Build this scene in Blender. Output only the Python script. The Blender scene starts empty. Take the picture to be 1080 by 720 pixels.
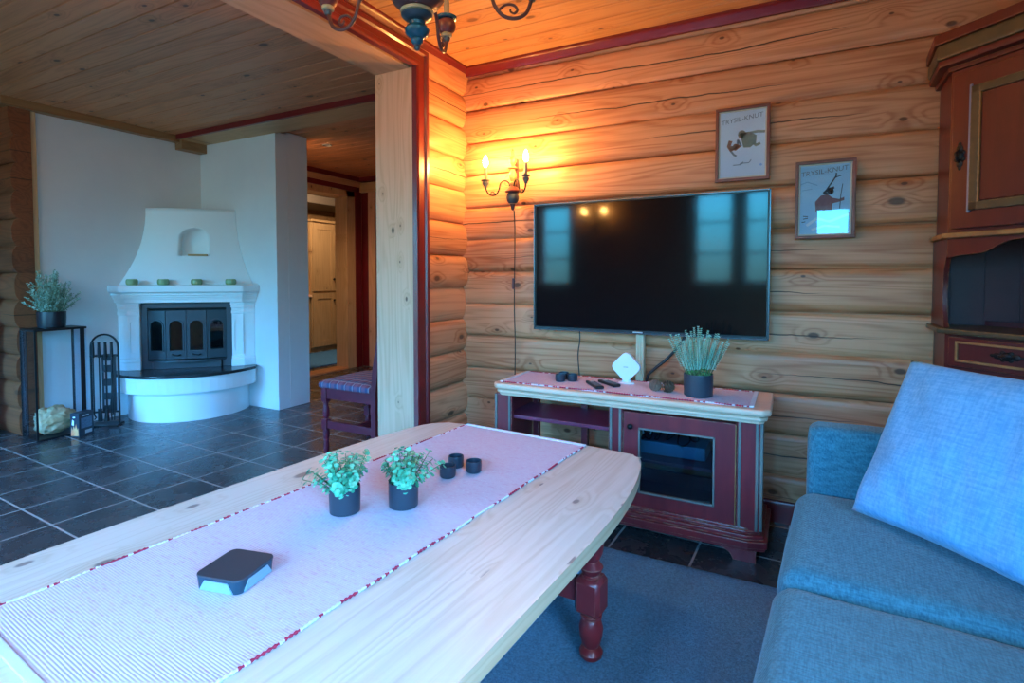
import bpy, bmesh, math, random
from mathutils import Vector, Matrix, noise as mnoise
random.seed(7)
S = bpy.context.scene
COL = S.collection
PI = math.pi
R = math.radians

# ------------------------------------------------------------------ render look
S.view_settings.view_transform = 'Standard'
S.view_settings.look = 'None'
S.view_settings.gamma = 1.0
S.view_settings.use_curve_mapping = False
S.view_settings.exposure = 0.0
try:
    S.cycles.use_denoising = True
    S.cycles.max_bounces = 10
    S.cycles.diffuse_bounces = 5
    S.cycles.glossy_bounces = 4
    S.cycles.transmission_bounces = 8
    S.cycles.sample_clamp_indirect = 6.0
    S.cycles.caustics_reflective = False
    S.cycles.caustics_refractive = False
except Exception:
    pass

# ------------------------------------------------------------------ node helpers
class NT:
    def __init__(s, name):
        s.m = bpy.data.materials.new(name)
        s.m.use_nodes = True
        s.t = s.m.node_tree
        s.b = s.t.nodes['Principled BSDF']
        s.out = s.t.nodes['Material Output']
    def n(s, ty, **kw):
        nd = s.t.nodes.new(ty)
        for k, v in kw.items():
            if isinstance(k, str) and hasattr(nd, k) and k not in nd.inputs.keys():
                setattr(nd, k, v)
            else:
                s.set(nd, k, v)
        return nd
    def set(s, nd, k, v):
        i = nd.inputs[k]
        if hasattr(v, 'is_output') or isinstance(v, bpy.types.NodeSocket):
            s.t.links.new(v, i)
        else:
            i.default_value = v
    def math(s, op, a, b=None, c=None, clamp=False):
        nd = s.t.nodes.new('ShaderNodeMath'); nd.operation = op; nd.use_clamp = clamp
        for i, v in enumerate((a, b, c)):
            if v is None: continue
            s.set(nd, i, v)
        return nd.outputs[0]
    def xyz(s, kind='Object'):
        tc = s.t.nodes.new('ShaderNodeTexCoord')
        sp = s.t.nodes.new('ShaderNodeSeparateXYZ')
        s.t.links.new(tc.outputs[kind], sp.inputs[0])
        return tc.outputs[kind], sp.outputs[0], sp.outputs[1], sp.outputs[2]
    def comb(s, x=0., y=0., z=0.):
        nd = s.t.nodes.new('ShaderNodeCombineXYZ')
        for i, v in enumerate((x, y, z)): s.set(nd, i, v)
        return nd.outputs[0]
    def noise(s, vec, scale=5., detail=3., rough=.5, dist=0.):
        nd = s.t.nodes.new('ShaderNodeTexNoise')
        s.set(nd, 'Vector', vec); s.set(nd, 'Scale', scale); s.set(nd, 'Detail', detail)
        s.set(nd, 'Roughness', rough); s.set(nd, 'Distortion', dist)
        return nd.outputs['Fac']
    def ss(s, v, a, b):
        nd = s.t.nodes.new('ShaderNodeMapRange'); nd.interpolation_type = 'SMOOTHSTEP'
        s.set(nd, 'Value', v); s.set(nd, 'From Min', a); s.set(nd, 'From Max', b)
        return nd.outputs[0]
    def mix(s, f, a, b, mode='MIX'):
        nd = s.t.nodes.new('ShaderNodeMix'); nd.data_type = 'RGBA'; nd.blend_type = mode
        s.set(nd, 0, f)
        s.set(nd, 6, a if isinstance(a, bpy.types.NodeSocket) else (*a[:3], 1))
        s.set(nd, 7, b if isinstance(b, bpy.types.NodeSocket) else (*b[:3], 1))
        return nd.outputs[2]
    def bump(s, h, strength=.3, dist=.01):
        nd = s.t.nodes.new('ShaderNodeBump')
        s.set(nd, 'Height', h); s.set(nd, 'Strength', strength); s.set(nd, 'Distance', dist)
        s.t.links.new(nd.outputs[0], s.b.inputs['Normal'])
    def base(s, c):
        s.set(s.b, 'Base Color', c if isinstance(c, bpy.types.NodeSocket) else (*c[:3], 1))

def mat(name, c, rough=.5, metal=0., spec=.5, c2=None, nscale=6., nvec=(1, 1, 1), bump=0., bscale=60., bdist=.003, coat=0., emit=None, estr=0., wear=None):
    t = NT(name)
    t.set(t.b, 'Roughness', rough); t.set(t.b, 'Metallic', metal); t.set(t.b, 'Specular IOR Level', spec)
    if coat: t.set(t.b, 'Coat Weight', coat); t.set(t.b, 'Coat Roughness', .15)
    v, x, y, z = t.xyz()
    col = None
    if c2:
        mp = t.n('ShaderNodeMapping'); t.set(mp, 'Vector', v); mp.inputs['Scale'].default_value = nvec
        f = t.noise(mp.outputs[0], nscale, 5, .6)
        col = t.mix(t.ss(f, .3, .7), c, c2)
    if wear:
        # paint rubbed off along the edges
        bv = t.n('ShaderNodeBevel', samples=4); t.set(bv, 'Radius', .006)
        ge = t.n('ShaderNodeNewGeometry')
        dt = t.n('ShaderNodeVectorMath', operation='DOT_PRODUCT')
        t.set(dt, 0, bv.outputs[0]); t.set(dt, 1, ge.outputs['Normal'])
        e = t.ss(dt.outputs['Value'], .995, .86)
        nz = t.ss(t.noise(v, 35, 4, .6), .40, .62)
        col = t.mix(t.math('MULTIPLY', e, nz), col if col else c, wear)
    t.base(col if col else c)
    if bump:
        t.bump(t.noise(v, bscale, 4, .6), bump, bdist)
    if emit:
        t.set(t.b, 'Emission Color', (*emit, 1)); t.set(t.b, 'Emission Strength', estr)
    return t.m

def wood(name, light, dark, along='X', across='Z', step=None, z0=0., rough=.45, knots=.3, cracks=False, grain=1., knotcol=(.10, .04, .02), ga=1., spec=.4, vary=.25, kscale=1., coat=0., tint=None):
    """pine: long fine streaks, growth figure, knots and (for logs) one drying crack per log"""
    t = NT(name)
    v, x, y, z = t.xyz()
    d = {'X': x, 'Y': y, 'Z': z}
    a, b = d[along], d[across]
    c = d[[k for k in 'XYZ' if k not in (along, across)][0]]
    if step:
        q = t.math('DIVIDE', t.math('SUBTRACT', b, z0), step)
        idx = t.math('FLOOR', q)
        wn = t.n('ShaderNodeTexWhiteNoise', noise_dimensions='1D'); t.set(wn, 'W', idx)
        rnd = wn.outputs['Value']
        fr = t.math('SUBTRACT', q, idx)
    else:
        rnd = t.math('ADD', 0., .37); fr = None
    off = t.math('MULTIPLY', rnd, 53.)
    av = t.math('ADD', a, off)
    # knots
    kv = t.comb(t.math('MULTIPLY', av, 3.6 * kscale), t.math('ADD', t.math('MULTIPLY', b, 6.5 * kscale), off), 0.)
    vo = t.n('ShaderNodeTexVoronoi', voronoi_dimensions='2D'); t.set(vo, 'Vector', kv); t.set(vo, 'Scale', 1.)
    sc = t.n('ShaderNodeSeparateColor'); t.set(sc, 0, vo.outputs['Color'])
    keep = t.math('LESS_THAN', sc.outputs[0], knots)
    size = t.math('ADD', t.math('MULTIPLY', t.math('POWER', sc.outputs[1], 2.), .10), .035)
    dist = vo.outputs['Distance']
    kn = t.math('MULTIPLY', t.math('SUBTRACT', 1., t.ss(t.math('DIVIDE', dist, size), .55, 1.1)), keep)
    halo = t.math('MULTIPLY', t.math('SUBTRACT', 1., t.ss(dist, .03, .36)), keep)
    # growth figure
    gv = t.comb(t.math('MULTIPLY', av, .33 * ga), t.math('ADD', t.math('MULTIPLY', b, 5.5), off), t.math('MULTIPLY', c, 3.))
    n1 = t.noise(gv, 1., 2.5, .5, .25)
    n1 = t.math('ADD', n1, t.math('MULTIPLY', halo, .10))
    fig = t.math('ADD', t.math('MULTIPLY', t.math('SINE', t.math('MULTIPLY', n1, 110.)), .5), .5)
    fig = t.math('POWER', fig, 2.2)
    sv = t.comb(t.math('MULTIPLY', av, 2.2 * ga), t.math('MULTIPLY', b, 95.), t.math('MULTIPLY', c, 60.))
    st = t.noise(sv, 1., 4, .6, .3)
    big = t.noise(t.comb(t.math('MULTIPLY', av, .8), t.math('MULTIPLY', b, 3.), 0.), 1., 3, .6)
    f = t.math('ADD', t.math('MULTIPLY', fig, .42 * grain), t.math('MULTIPLY', t.math('SUBTRACT', st, .45), 1.0 * grain))
    f = t.math('ADD', f, t.math('MULTIPLY', t.math('SUBTRACT', big, .45), .9))
    f = t.math('ADD', f, t.math('MULTIPLY', t.math('SUBTRACT', rnd, .5), vary * 2), clamp=True)
    f = t.math('ADD', f, t.math('MULTIPLY', halo, .35), clamp=True)
    col = t.mix(f, light, dark)
    col = t.mix(t.math('MULTIPLY', kn, .88), col, knotcol)
    h = t.math('SUBTRACT', t.math('MULTIPLY', fig, .25), t.math('MULTIPLY', st, .5))
    if cracks and fr is not None:
        wob = t.noise(t.comb(t.math('MULTIPLY', av, .9), off, 0.), 1., 4, .6)
        fine = t.noise(t.comb(t.math('MULTIPLY', av, 9.), off, 3.), 1., 3, .6)
        ctr = t.math('ADD', t.math('ADD', .22, t.math('MULTIPLY', wob, .5)), t.math('MULTIPLY', t.math('SUBTRACT', fine, .5), .06))
        gate = t.ss(t.noise(t.comb(t.math('MULTIPLY', av, .55), off, 7.), 1., 1, .5), .44, .60)
        wdt = t.math('ADD', t.math('MULTIPLY', gate, .017), .0001)
        ck = t.math('SUBTRACT', 1., t.ss(t.math('DIVIDE', t.math('ABSOLUTE', t.math('SUBTRACT', fr, ctr)), wdt), .5, 1.4))
        ck = t.math('MULTIPLY', ck, t.ss(gate, .1, .4))
        col = t.mix(t.math('MULTIPLY', ck, .93), col, (.035, .014, .006))
        h = t.math('SUBTRACT', h, t.math('MULTIPLY', ck, 3.))
    t.base(col)
    t.set(t.b, 'Roughness', rough); t.set(t.b, 'Specular IOR Level', spec)
    if coat: t.set(t.b, 'Coat Weight', coat); t.set(t.b, 'Coat Roughness', .2)
    t.bump(h, .22, .004)
    return t.m

# ------------------------------------------------------------------ mesh builder
class MB:
    def __init__(s): s.bm = bmesh.new()
    def _bev(s, geom, w, seg=2):
        ed = list({e for f in geom for e in f.edges})
        bmesh.ops.bevel(s.bm, geom=ed, offset=w, segments=seg, profile=.5, affect='EDGES', clamp_overlap=True)
    def box(s, x0, x1, y0, y1, z0, z1, bev=0., seg=2):
        vs = [s.bm.verts.new(p) for p in ((x0, y0, z0), (x1, y0, z0), (x1, y1, z0), (x0, y1, z0), (x0, y0, z1), (x1, y0, z1), (x1, y1, z1), (x0, y1, z1))]
        fs = [s.bm.faces.new([vs[i] for i in q]) for q in ((3, 2, 1, 0), (4, 5, 6, 7), (0, 1, 5, 4), (1, 2, 6, 5), (2, 3, 7, 6), (3, 0, 4, 7))]
        if bev: s._bev(fs, bev, seg)
        return s
    def prism(s, pts, axis, a0, a1, bev=0., seg=2):
        """closed polygon in the two other axes (cyclic order), extruded along axis"""
        def P(p, a):
            return {'X': (a, p[0], p[1]), 'Y': (p[0], a, p[1]), 'Z': (p[0], p[1], a)}[axis]
        lo = [s.bm.verts.new(P(p, a0)) for p in pts]
        hi = [s.bm.verts.new(P(p, a1)) for p in pts]
        n = len(pts)
        fs = [s.bm.faces.new(lo[::-1]), s.bm.faces.new(hi)]
        for i in range(n):
            fs.append(s.bm.faces.new((lo[i], lo[(i + 1) % n], hi[(i + 1) % n], hi[i])))
        if bev: s._bev(fs, bev, seg)
        return s
    def holed(s, outer, hole, axis, a0, a1):
        """plate with one hole"""
        def P(p, a):
            return {'X': (a, p[0], p[1]), 'Y': (p[0], a, p[1]), 'Z': (p[0], p[1], a)}[axis]
        lo = []
        ed = []
        for ring in (outer, hole):
            v = [s.bm.verts.new(P(p, a0)) for p in ring]
            lo.append(v)
            ed += [s.bm.edges.new((v[i], v[(i + 1) % len(v)])) for i in range(len(v))]
        r = bmesh.ops.triangle_fill(s.bm, use_beauty=True, use_dissolve=False, edges=ed)
        fs = [g for g in r['geom'] if isinstance(g, bmesh.types.BMFace)]
        dup = bmesh.ops.duplicate(s.bm, geom=fs)
        vm = dup['vert_map']
        d = Vector(P((0, 0), a1)) - Vector(P((0, 0), a0))
        done = set()
        for v in lo[0] + lo[1]:
            w = vm[v]
            if w not in done: w.co += d; done.add(w)
        for ring in lo:
            n = len(ring)
            for i in range(n):
                p, q = ring[i], ring[(i + 1) % n]
                s.bm.faces.new((p, q, vm[q], vm[p]))
        return s
    def lathe(s, prof, c=(0, 0, 0), seg=24, mtx=None, squash=1.):
        rings = []
        for r, z in prof:
            if r < 1e-5:
                rings.append([s.bm.verts.new((c[0], c[1], c[2] + z))])
            else:
                rings.append([s.bm.verts.new((c[0] + r * math.cos(2 * PI * i / seg), c[1] + r * squash * math.sin(2 * PI * i / seg), c[2] + z)) for i in range(seg)])
        for A, B in zip(rings, rings[1:]):
            for i in range(seg):
                j = (i + 1) % seg
                if len(A) == 1 and len(B) == 1: continue
                if len(A) == 1: s.bm.faces.new((A[0], B[j], B[i]))
                elif len(B) == 1: s.bm.faces.new((A[i], A[j], B[0]))
                else: s.bm.faces.new((A[i], A[j], B[j], B[i]))
        if len(rings[0]) > 1: s.bm.faces.new(rings[0][::-1])
        if len(rings[-1]) > 1: s.bm.faces.new(rings[-1])
        if mtx:
            bmesh.ops.transform(s.bm, matrix=mtx, verts=[v for r in rings for v in r])
        return s
    def tube(s, pts, r, seg=8, caps=True):
        pts = [Vector(p) for p in pts]
        n = len(pts)
        rr = r if isinstance(r, (list, tuple)) else [r] * n
        T = []
        for i in range(n):
            d = pts[min(i + 1, n - 1)] - pts[max(i - 1, 0)]
            T.append(d.normalized() if d.length > 1e-9 else Vector((0, 0, 1)))
        N = T[0].orthogonal().normalized()
        rings = []
        for i in range(n):
            N = (N - T[i] * N.dot(T[i]))
            N = N.normalized() if N.length > 1e-6 else T[i].orthogonal().normalized()
            B = T[i].cross(N)
            rings.append([s.bm.verts.new(pts[i] + (N * math.cos(2 * PI * k / seg) + B * math.sin(2 * PI * k / seg)) * rr[i]) for k in range(seg)])
        for A, B in zip(rings, rings[1:]):
            for k in range(seg):
                j = (k + 1) % seg
                s.bm.faces.new((A[k], A[j], B[j], B[k]))
        if caps:
            s.bm.faces.new(rings[0][::-1]); s.bm.faces.new(rings[-1])
        return s
    def ball(s, c, r, u=16, v=10, sc=(1, 1, 1), mtx=None):
        m = Matrix.Translation(c) @ (mtx or Matrix()) @ Matrix.Diagonal((*[r * k for k in sc], 1))
        bmesh.ops.create_uvsphere(s.bm, u_segments=u, v_segments=v, radius=1., matrix=m)
        return s
    def grid(s, fn, nu, nv):
        """open surface from fn(u,v) in 0..1"""
        V = [[s.bm.verts.new(fn(i / nu, j / nv)) for j in range(nv + 1)] for i in range(nu + 1)]
        for i in range(nu):
            for j in range(nv):
                s.bm.faces.new((V[i][j], V[i + 1][j], V[i + 1][j + 1], V[i][j + 1]))
        return s
    def quad(s, *p):
        s.bm.faces.new([s.bm.verts.new(q) for q in p]); return s
    def xf(s, m):
        bmesh.ops.transform(s.bm, matrix=m, verts=s.bm.verts[:]); return s
    def build(s, name, m, parent=None, smooth=40, world=False, sub=0, label=None):
        if world and parent is not None:
            s.xf(ROOT[parent.name].inverted())
        if s.bm.faces and not getattr(s, 'open', False):
            bmesh.ops.recalc_face_normals(s.bm, faces=s.bm.faces[:])
        me = bpy.data.meshes.new(name)
        s.bm.to_mesh(me); s.bm.free()
        me.materials.append(m)
        if smooth:
            me.shade_smooth()
            if smooth < 180: me.set_sharp_from_angle(angle=R(smooth))
        o = bpy.data.objects.new(name, me)
        COL.objects.link(o)
        if parent is not None: o.parent = parent
        if smooth and smooth < 180 and len(me.polygons) < 4000:
            md = o.modifiers.new('WeightedNormal', 'WEIGHTED_NORMAL'); md.keep_sharp = True; md.weight = 90
        if sub:
            md = o.modifiers.new('Subdivision', 'SUBSURF'); md.levels = sub; md.render_levels = sub
        if label: o['label'] = label
        return o

ROOT = {}
def thing(name, label, cat, loc=(0, 0, 0), rz=0., group=None):
    o = bpy.data.objects.new(name, None); COL.objects.link(o)
    o.empty_display_size = .1
    o.location = loc; o.rotation_euler = (0, 0, rz)
    o['label'] = label; o['category'] = cat
    if group: o['group'] = group
    ROOT[o.name] = Matrix.Translation(loc) @ Matrix.Rotation(rz, 4, 'Z')
    return o
def tag(o, label, cat, group=None, kind=None):
    o['label'] = label; o['category'] = cat
    if group: o['group'] = group
    if kind: o['kind'] = kind
    return o
def struct(name, mb, m, parent=None, smooth=40):
    o = mb.build(name, m, parent, smooth)
    if parent is None: o['kind'] = 'structure'
    return o
def dup(root, loc, rz=None, label=None, group=None):
    r = root.copy(); COL.objects.link(r); r.location = loc
    if rz is not None: r.rotation_euler = (0, 0, rz)
    if label: r['label'] = label
    if group: r['group'] = group
    for ch in list(root.children):
        c = ch.copy(); COL.objects.link(c); c.parent = r
        for g in list(ch.children):
            d = g.copy(); COL.objects.link(d); d.parent = c
    return r
def text_mesh(body, size, depth=.0005, shear=0., space=1.):
    cu = bpy.data.curves.new('lettering', 'FONT'); cu.body = body; cu.size = size; cu.extrude = depth
    cu.align_x = 'CENTER'; cu.align_y = 'CENTER'; cu.shear = shear; cu.space_character = space
    cu.resolution_u = 3
    o = bpy.data.objects.new('lettering', cu); COL.objects.link(o)
    dg = bpy.context.evaluated_depsgraph_get()
    me = bpy.data.meshes.new_from_object(o.evaluated_get(dg))
    bpy.data.objects.remove(o); bpy.data.curves.remove(cu)
    mb = MB(); mb.bm.from_mesh(me); bpy.data.meshes.remove(me)
    return mb
def arch(cx, w, z0, z1, n=10):
    """round-headed outline, x centre cx, half width w, from z0 up to crown z1"""
    zs = z1 - w
    return [(cx - w, z0), (cx + w, z0)] + [(cx + w * math.cos(PI * i / n), zs + w * math.sin(PI * i / n)) for i in range(n + 1)]

# ------------------------------------------------------------------ materials
PL, PD = (.67, .305, .150), (.42, .135, .050)
M = {}
M['log_x'] = wood('log pine along wall', PL, PD, 'X', 'Z', .197, .023, .42, .50, True, 1.25, ga=1., kscale=.95, knotcol=(.09, .03, .012))
M['log_y'] = wood('log pine along partition', PL, PD, 'Y', 'Z', .197, .123, .42, .34, True, 1.1, kscale=.9)
M['log_old'] = wood('dark old log', (.25, .072, .026), (.12, .03, .011), 'X', 'Z', .2, .0, .55, .3, True, 1.)
M['board_living'] = wood('lacquered ceiling board', (.70, .36, .13), (.48, .18, .05), 'X', 'Y', .118, .0, .30, .30, False, .9, knotcol=(.16, .06, .02))
M['board_dining'] = wood('ceiling board', (.66, .27, .12), (.40, .14, .05), 'X', 'Y', .118, .0, .42, .42, False, .9, knotcol=(.07, .03, .015))
M['pine_zx'] = wood('planed pine post', (.76, .43, .27), (.54, .27, .14), 'Z', 'X', None, 0, .45, .34, False, .8, kscale=1.4)
M['pine_z'] = wood('planed pine upright', (.70, .45, .24), (.50, .28, .12), 'Z', 'Y', None, 0, .45, .34, False, .8, kscale=1.4)
M['pine_y'] = wood('planed pine beam along room', (.70, .38, .20), (.48, .22, .09), 'Y', 'Z', None, 0, .45, .30, False, .8)
M['pine_x'] = wood('planed pine beam across room', (.60, .36, .17), (.42, .22, .09), 'X', 'Z', None, 0, .45, .30, False, .8)
M['red_trim'] = mat('dark red painted trim', (.155, .009, .011), .32, c2=(.19, .012, .013), nscale=4, coat=.2)
M['plaster'] = mat('white plaster', (.74, .73, .73), .75, c2=(.70, .69, .70), nscale=2.5, bump=.12, bscale=90, bdist=.002)
M['fp_white'] = mat('smooth white render', (.80, .80, .80), .6, bump=.06, bscale=60, bdist=.002)
M['table_top'] = wood('pale bleached pine table top', (.72, .64, .54), (.56, .45, .32), 'Y', 'X', .145, 0.02, .38, .55, False, .95, knotcol=(.20, .16, .14), vary=.16, kscale=.8)
M['bench_top'] = wood('pale pine bench top', (.80, .53, .36), (.62, .36, .21), 'X', 'Y', None, 0, .42, .25, False, .8, knotcol=(.2, .14, .1))
M['red_paint'] = mat('worn red paint', (.23, .022, .026), .38, c2=(.17, .016, .022), nscale=9, nvec=(3, 3, .5), wear=(.50, .32, .20), bump=.1, bscale=40)
M['red_turn'] = mat('red painted turned wood', (.24, .022, .024), .32, c2=(.18, .016, .02), nscale=9, wear=(.48, .22, .14))
M['cab_red'] = mat('brick red cabinet paint', (.105, .010, .009), .36, c2=(.08, .008, .008), nscale=6, nvec=(4, 4, .6), wear=(.34, .15, .05), bump=.08, bscale=40)
M['cab_dark'] = mat('maroon niche paint', (.060, .008, .014), .5, c2=(.045, .006, .012), nscale=6)
M['olive'] = mat('olive grey moulding paint', (.055, .042, .022), .4, c2=(.09, .06, .025), nscale=14, wear=(.4, .25, .1))
M['grey_green'] = mat('grey green groove paint', (.11, .125, .11), .5, c2=(.22, .19, .15), nscale=18, nvec=(1, 1, .2))
M['blue_line'] = mat('blue grey inner moulding', (.16, .19, .30), .3)
M['ochre'] = mat('ochre edge line', (.38, .19, .06), .45, c2=(.25, .1, .03), nscale=14)
M['iron'] = mat('wrought iron', (.018, .017, .018), .45, .6, bump=.2, bscale=80)
M['cast'] = mat('cast iron stove', (.035, .045, .055), .42, .35, bump=.15, bscale=120, bdist=.002)
M['stone'] = mat('black hearth stone', (.02, .022, .024), .22, c2=(.035, .036, .04), nscale=20)
M['soot'] = mat('soot', (.012, .012, .012), .9)
M['ash'] = mat('grey ash and embers', (.20, .19, .18), .9, c2=(.05, .05, .05), nscale=25)
M['black_metal'] = mat('black powder coat', (.012, .013, .015), .4, .2)
M['pot'] = mat('dark slate pot glaze', (.028, .040, .055), .38, bump=.03)
M['pot_black'] = mat('black pot glaze', (.012, .016, .022), .35)
M['soil'] = mat('soil', (.03, .02, .012), .95, bump=.6, bscale=70)
M['euca'] = mat('eucalyptus leaf', (.10, .50, .27), .5, c2=(.04, .30, .15), nscale=18)
M['euca2'] = mat('pale eucalyptus leaf', (.24, .68, .40), .5, c2=(.11, .48, .26), nscale=18)
M['heather'] = mat('pale heather needles', (.55, .80, .64), .55, c2=(.30, .62, .44), nscale=40)
M['heather_base'] = mat('green heather foot', (.10, .36, .11), .6, c2=(.2, .5, .15), nscale=30)
M['bush'] = mat('small dull leaves', (.20, .30, .22), .55, c2=(.34, .44, .33), nscale=25)
M['stemm'] = mat('plant stem', (.12, .16, .07), .6)
M['cup'] = mat('blue black glaze', (.022, .030, .042), .34)
M['wax'] = mat('candle wax', (.62, .60, .56), .5)
M['black_plastic'] = mat('black plastic', (.012, .013, .015), .35)
M['gloss_black'] = mat('glossy black plastic', (.006, .006, .008), .08)
M['grey_rubber'] = mat('grey rubber buttons', (.16, .17, .18), .6)
M['white_plastic'] = mat('white plastic', (.82, .83, .84), .35)
M['silver'] = mat('silver', (.55, .56, .58), .3, .8)
M['glassy'] = mat('green glass candle holder', (.22, .36, .20), .12, c2=(.30, .38, .16), nscale=8, spec=.7)
M['cone'] = mat('pine cone scale', (.13, .06, .035), .6, c2=(.22, .12, .07), nscale=30)
M['bulb'] = mat('lit candle bulb', (1, .8, .5), .3, emit=(1., .50, .13), estr=1150.)
M['bulb_soft'] = mat('softly lit candle bulb', (1, .8, .5), .3, emit=(1., .50, .15), estr=130.)
M['sleeve'] = mat('ivory candle sleeve', (.35, .26, .17), .5)
M['brown_paint'] = mat('chandelier brown paint', (.075, .026, .030), .36, c2=(.11, .04, .038), nscale=20)
M['red_ball'] = mat('chandelier dull red paint', (.19, .045, .035), .35, c2=(.14, .03, .03), nscale=20)
M['teal_paint'] = mat('chandelier blue paint', (.010, .075, .125), .25, c2=(.015, .10, .16), nscale=20)
M['navy_paint'] = mat('chandelier dark slate paint', (.035, .055, .075), .3)
M['cream_paint'] = mat('chandelier cream band', (.50, .42, .26), .4, c2=(.4, .3, .16), nscale=20)
M['grey_turn'] = mat('grey green turned wood', (.11, .12, .12), .42, c2=(.17, .17, .15), nscale=20)
M['gilt'] = mat('gilt turned wood', (.36, .24, .09), .4, c2=(.25, .15, .05), nscale=20)
M['leather_frame'] = mat('walnut frame', (.21, .05, .026), .4, c2=(.14, .03, .018), nscale=12)
M['frame_slip'] = mat('pale inner slip', (.55, .50, .42), .4)
M['sack_cloth'] = mat('fawn sack', (.46, .30, .14), .8, c2=(.60, .44, .26), nscale=14, bump=.4, bscale=50)
M['brown_cup'] = wood('kitchen pine cupboard', (.44, .29, .15), (.27, .16, .07), 'Z', 'Y', None, 0, .45, .3, False, .9)
M['brown_wall'] = wood('kitchen board', (.30, .18, .085), (.19, .10, .045), 'Z', 'Y', .12, 0, .5, .3, False, .9)
M['red_leg'] = mat('maroon chair paint', (.15, .014, .030), .34, c2=(.11, .011, .025), nscale=10, wear=(.30, .10, .10))
M['cyan_box'] = mat('blue grey box', (.08, .20, .30), .5)

def glass_mat(name, tint=(.9, .95, 1.), alpha=.18, rough=.02):
    t = NT(name)
    t.set(t.b, 'Roughness', rough); t.set(t.b, 'Base Color', (.02, .02, .02, 1)); t.set(t.b, 'Specular IOR Level', .6)
    tr = t.n('ShaderNodeBsdfTransparent'); t.set(tr, 'Color', (*tint, 1))
    ge = t.n('ShaderNodeNewGeometry'); dt = t.n('ShaderNodeVectorMath', operation='DOT_PRODUCT')
    t.set(dt, 0, ge.outputs['Normal']); t.set(dt, 1, ge.outputs['Incoming'])
    sch = t.math('ADD', .035, t.math('MULTIPLY', t.math('POWER', t.math('SUBTRACT', 1., t.math('ABSOLUTE', dt.outputs['Value'])), 5.), .9))
    gl = t.n('ShaderNodeBsdfGlossy'); t.set(gl, 'Roughness', rough)
    mx = t.n('ShaderNodeMixShader')
    t.set(mx, 0, t.math('ADD', sch, alpha * .06, clamp=True))
    t.t.links.new(tr.outputs[0], mx.inputs[1]); t.t.links.new(gl.outputs[0], mx.inputs[2])
    t.t.links.new(mx.outputs[0], t.out.inputs[0])
    return t.m
M['glass'] = glass_mat('clear glass')
M['dark_glass'] = glass_mat('smoked glass', (.55, .68, .72), .5)
M['pane'] = glass_mat('window pane', (.97, .98, 1.), .0)

def screen_mat():
    t = NT('switched off screen')
    t.base((.004, .004, .006)); t.set(t.b, 'Roughness', .07); t.set(t.b, 'Specular IOR Level', .28)
    pass
    return t.m
M['screen'] = screen_mat()

def tile_mat():
    t = NT('slate floor tile')
    v, x, y, z = t.xyz()
    mp = t.n('ShaderNodeMapping'); t.set(mp, 'Vector', v)
    mp.inputs['Location'].default_value = (.10, -.075, 0); mp.inputs['Rotation'].default_value = (0, 0, R(2.2))
    br = t.n('ShaderNodeTexBrick', offset=0., squash=1.)
    t.set(br, 'Vector', mp.outputs[0]); t.set(br, 'Scale', 1.); t.set(br, 'Brick Width', .337); t.set(br, 'Row Height', .337)
    t.set(br, 'Mortar Size', .0055); t.set(br, 'Mortar Smooth', .3)
    br.inputs['Color1'].default_value = (0, 0, 0, 1); br.inputs['Color2'].default_value = (1, 1, 1, 1)
    mort = br.outputs['Fac']
    sc = t.n('ShaderNodeSeparateColor'); t.set(sc, 0, br.outputs['Color'])
    n = t.noise(v, 7, 6, .65, .4)
    n2 = t.noise(v, 40, 4, .6)
    col = t.mix(t.ss(n, .15, .85), (.030, .032, .037), (.058, .060, .066))
    col = t.mix(t.math('MULTIPLY', sc.outputs[0], .25), col, (.070, .066, .068))
    col = t.mix(t.math('MULTIPLY', t.ss(n2, .5, .8), .4), col, (.03, .028, .03))
    col = t.mix(mort, col, (.34, .33, .32))
    t.base(col)
    t.set(t.b, 'Roughness', t.math('ADD', t.math('ADD', .16, t.math('MULTIPLY', n, .22)), t.math('MULTIPLY', mort, .35)))
    t.set(t.b, 'Specular IOR Level', .55)
    t.bump(t.math('SUBTRACT', t.math('ADD', t.math('MULTIPLY', n, .3), t.math('MULTIPLY', n2, .2)), t.math('MULTIPLY', mort, .8)), .35, .006)
    return t.m
M['tile'] = tile_mat()

def weave_mat(name, c1, c2, scale=420., bs=.5, mott=5., rough=.9, sheen=.2):
    t = NT(name)
    v, x, y, z = t.xyz()
    a = t.math('SINE', t.math('MULTIPLY', t.math('ADD', x, z), scale))
    b = t.math('SINE', t.math('MULTIPLY', t.math('SUBTRACT', y, t.math('MULTIPLY', z, .5)), scale))
    w = t.math('MULTIPLY', a, b)
    m1 = t.noise(t.comb(t.math('MULTIPLY', x, 1.), t.math('MULTIPLY', y, 9.), t.math('MULTIPLY', z, 4.)), mott * 5, 5, .7)
    m2 = t.noise(t.comb(t.math('MULTIPLY', x, 9.), t.math('MULTIPLY', y, 1.), t.math('MULTIPLY', z, 4.)), mott * 5, 5, .7)
    m = t.math('MULTIPLY', t.math('ADD', m1, m2), .5)
    f = t.math('ADD', t.ss(m, .38, .62), t.math('MULTIPLY', w, .12), clamp=True)
    t.base(t.mix(f, c1, c2))
    t.set(t.b, 'Roughness', rough); t.set(t.b, 'Sheen Weight', sheen); t.set(t.b, 'Specular IOR Level', .2)
    t.bump(t.math('ADD', t.math('MULTIPLY', w, .5), m), bs, .0015)
    return t.m
M['sofa'] = weave_mat('blue grey sofa weave', (.020, .110, .155), (.055, .215, .270))
M['pillow'] = weave_mat('light blue cushion weave', (.10, .31, .52), (.18, .42, .63), 380, .35, 3.)

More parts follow.
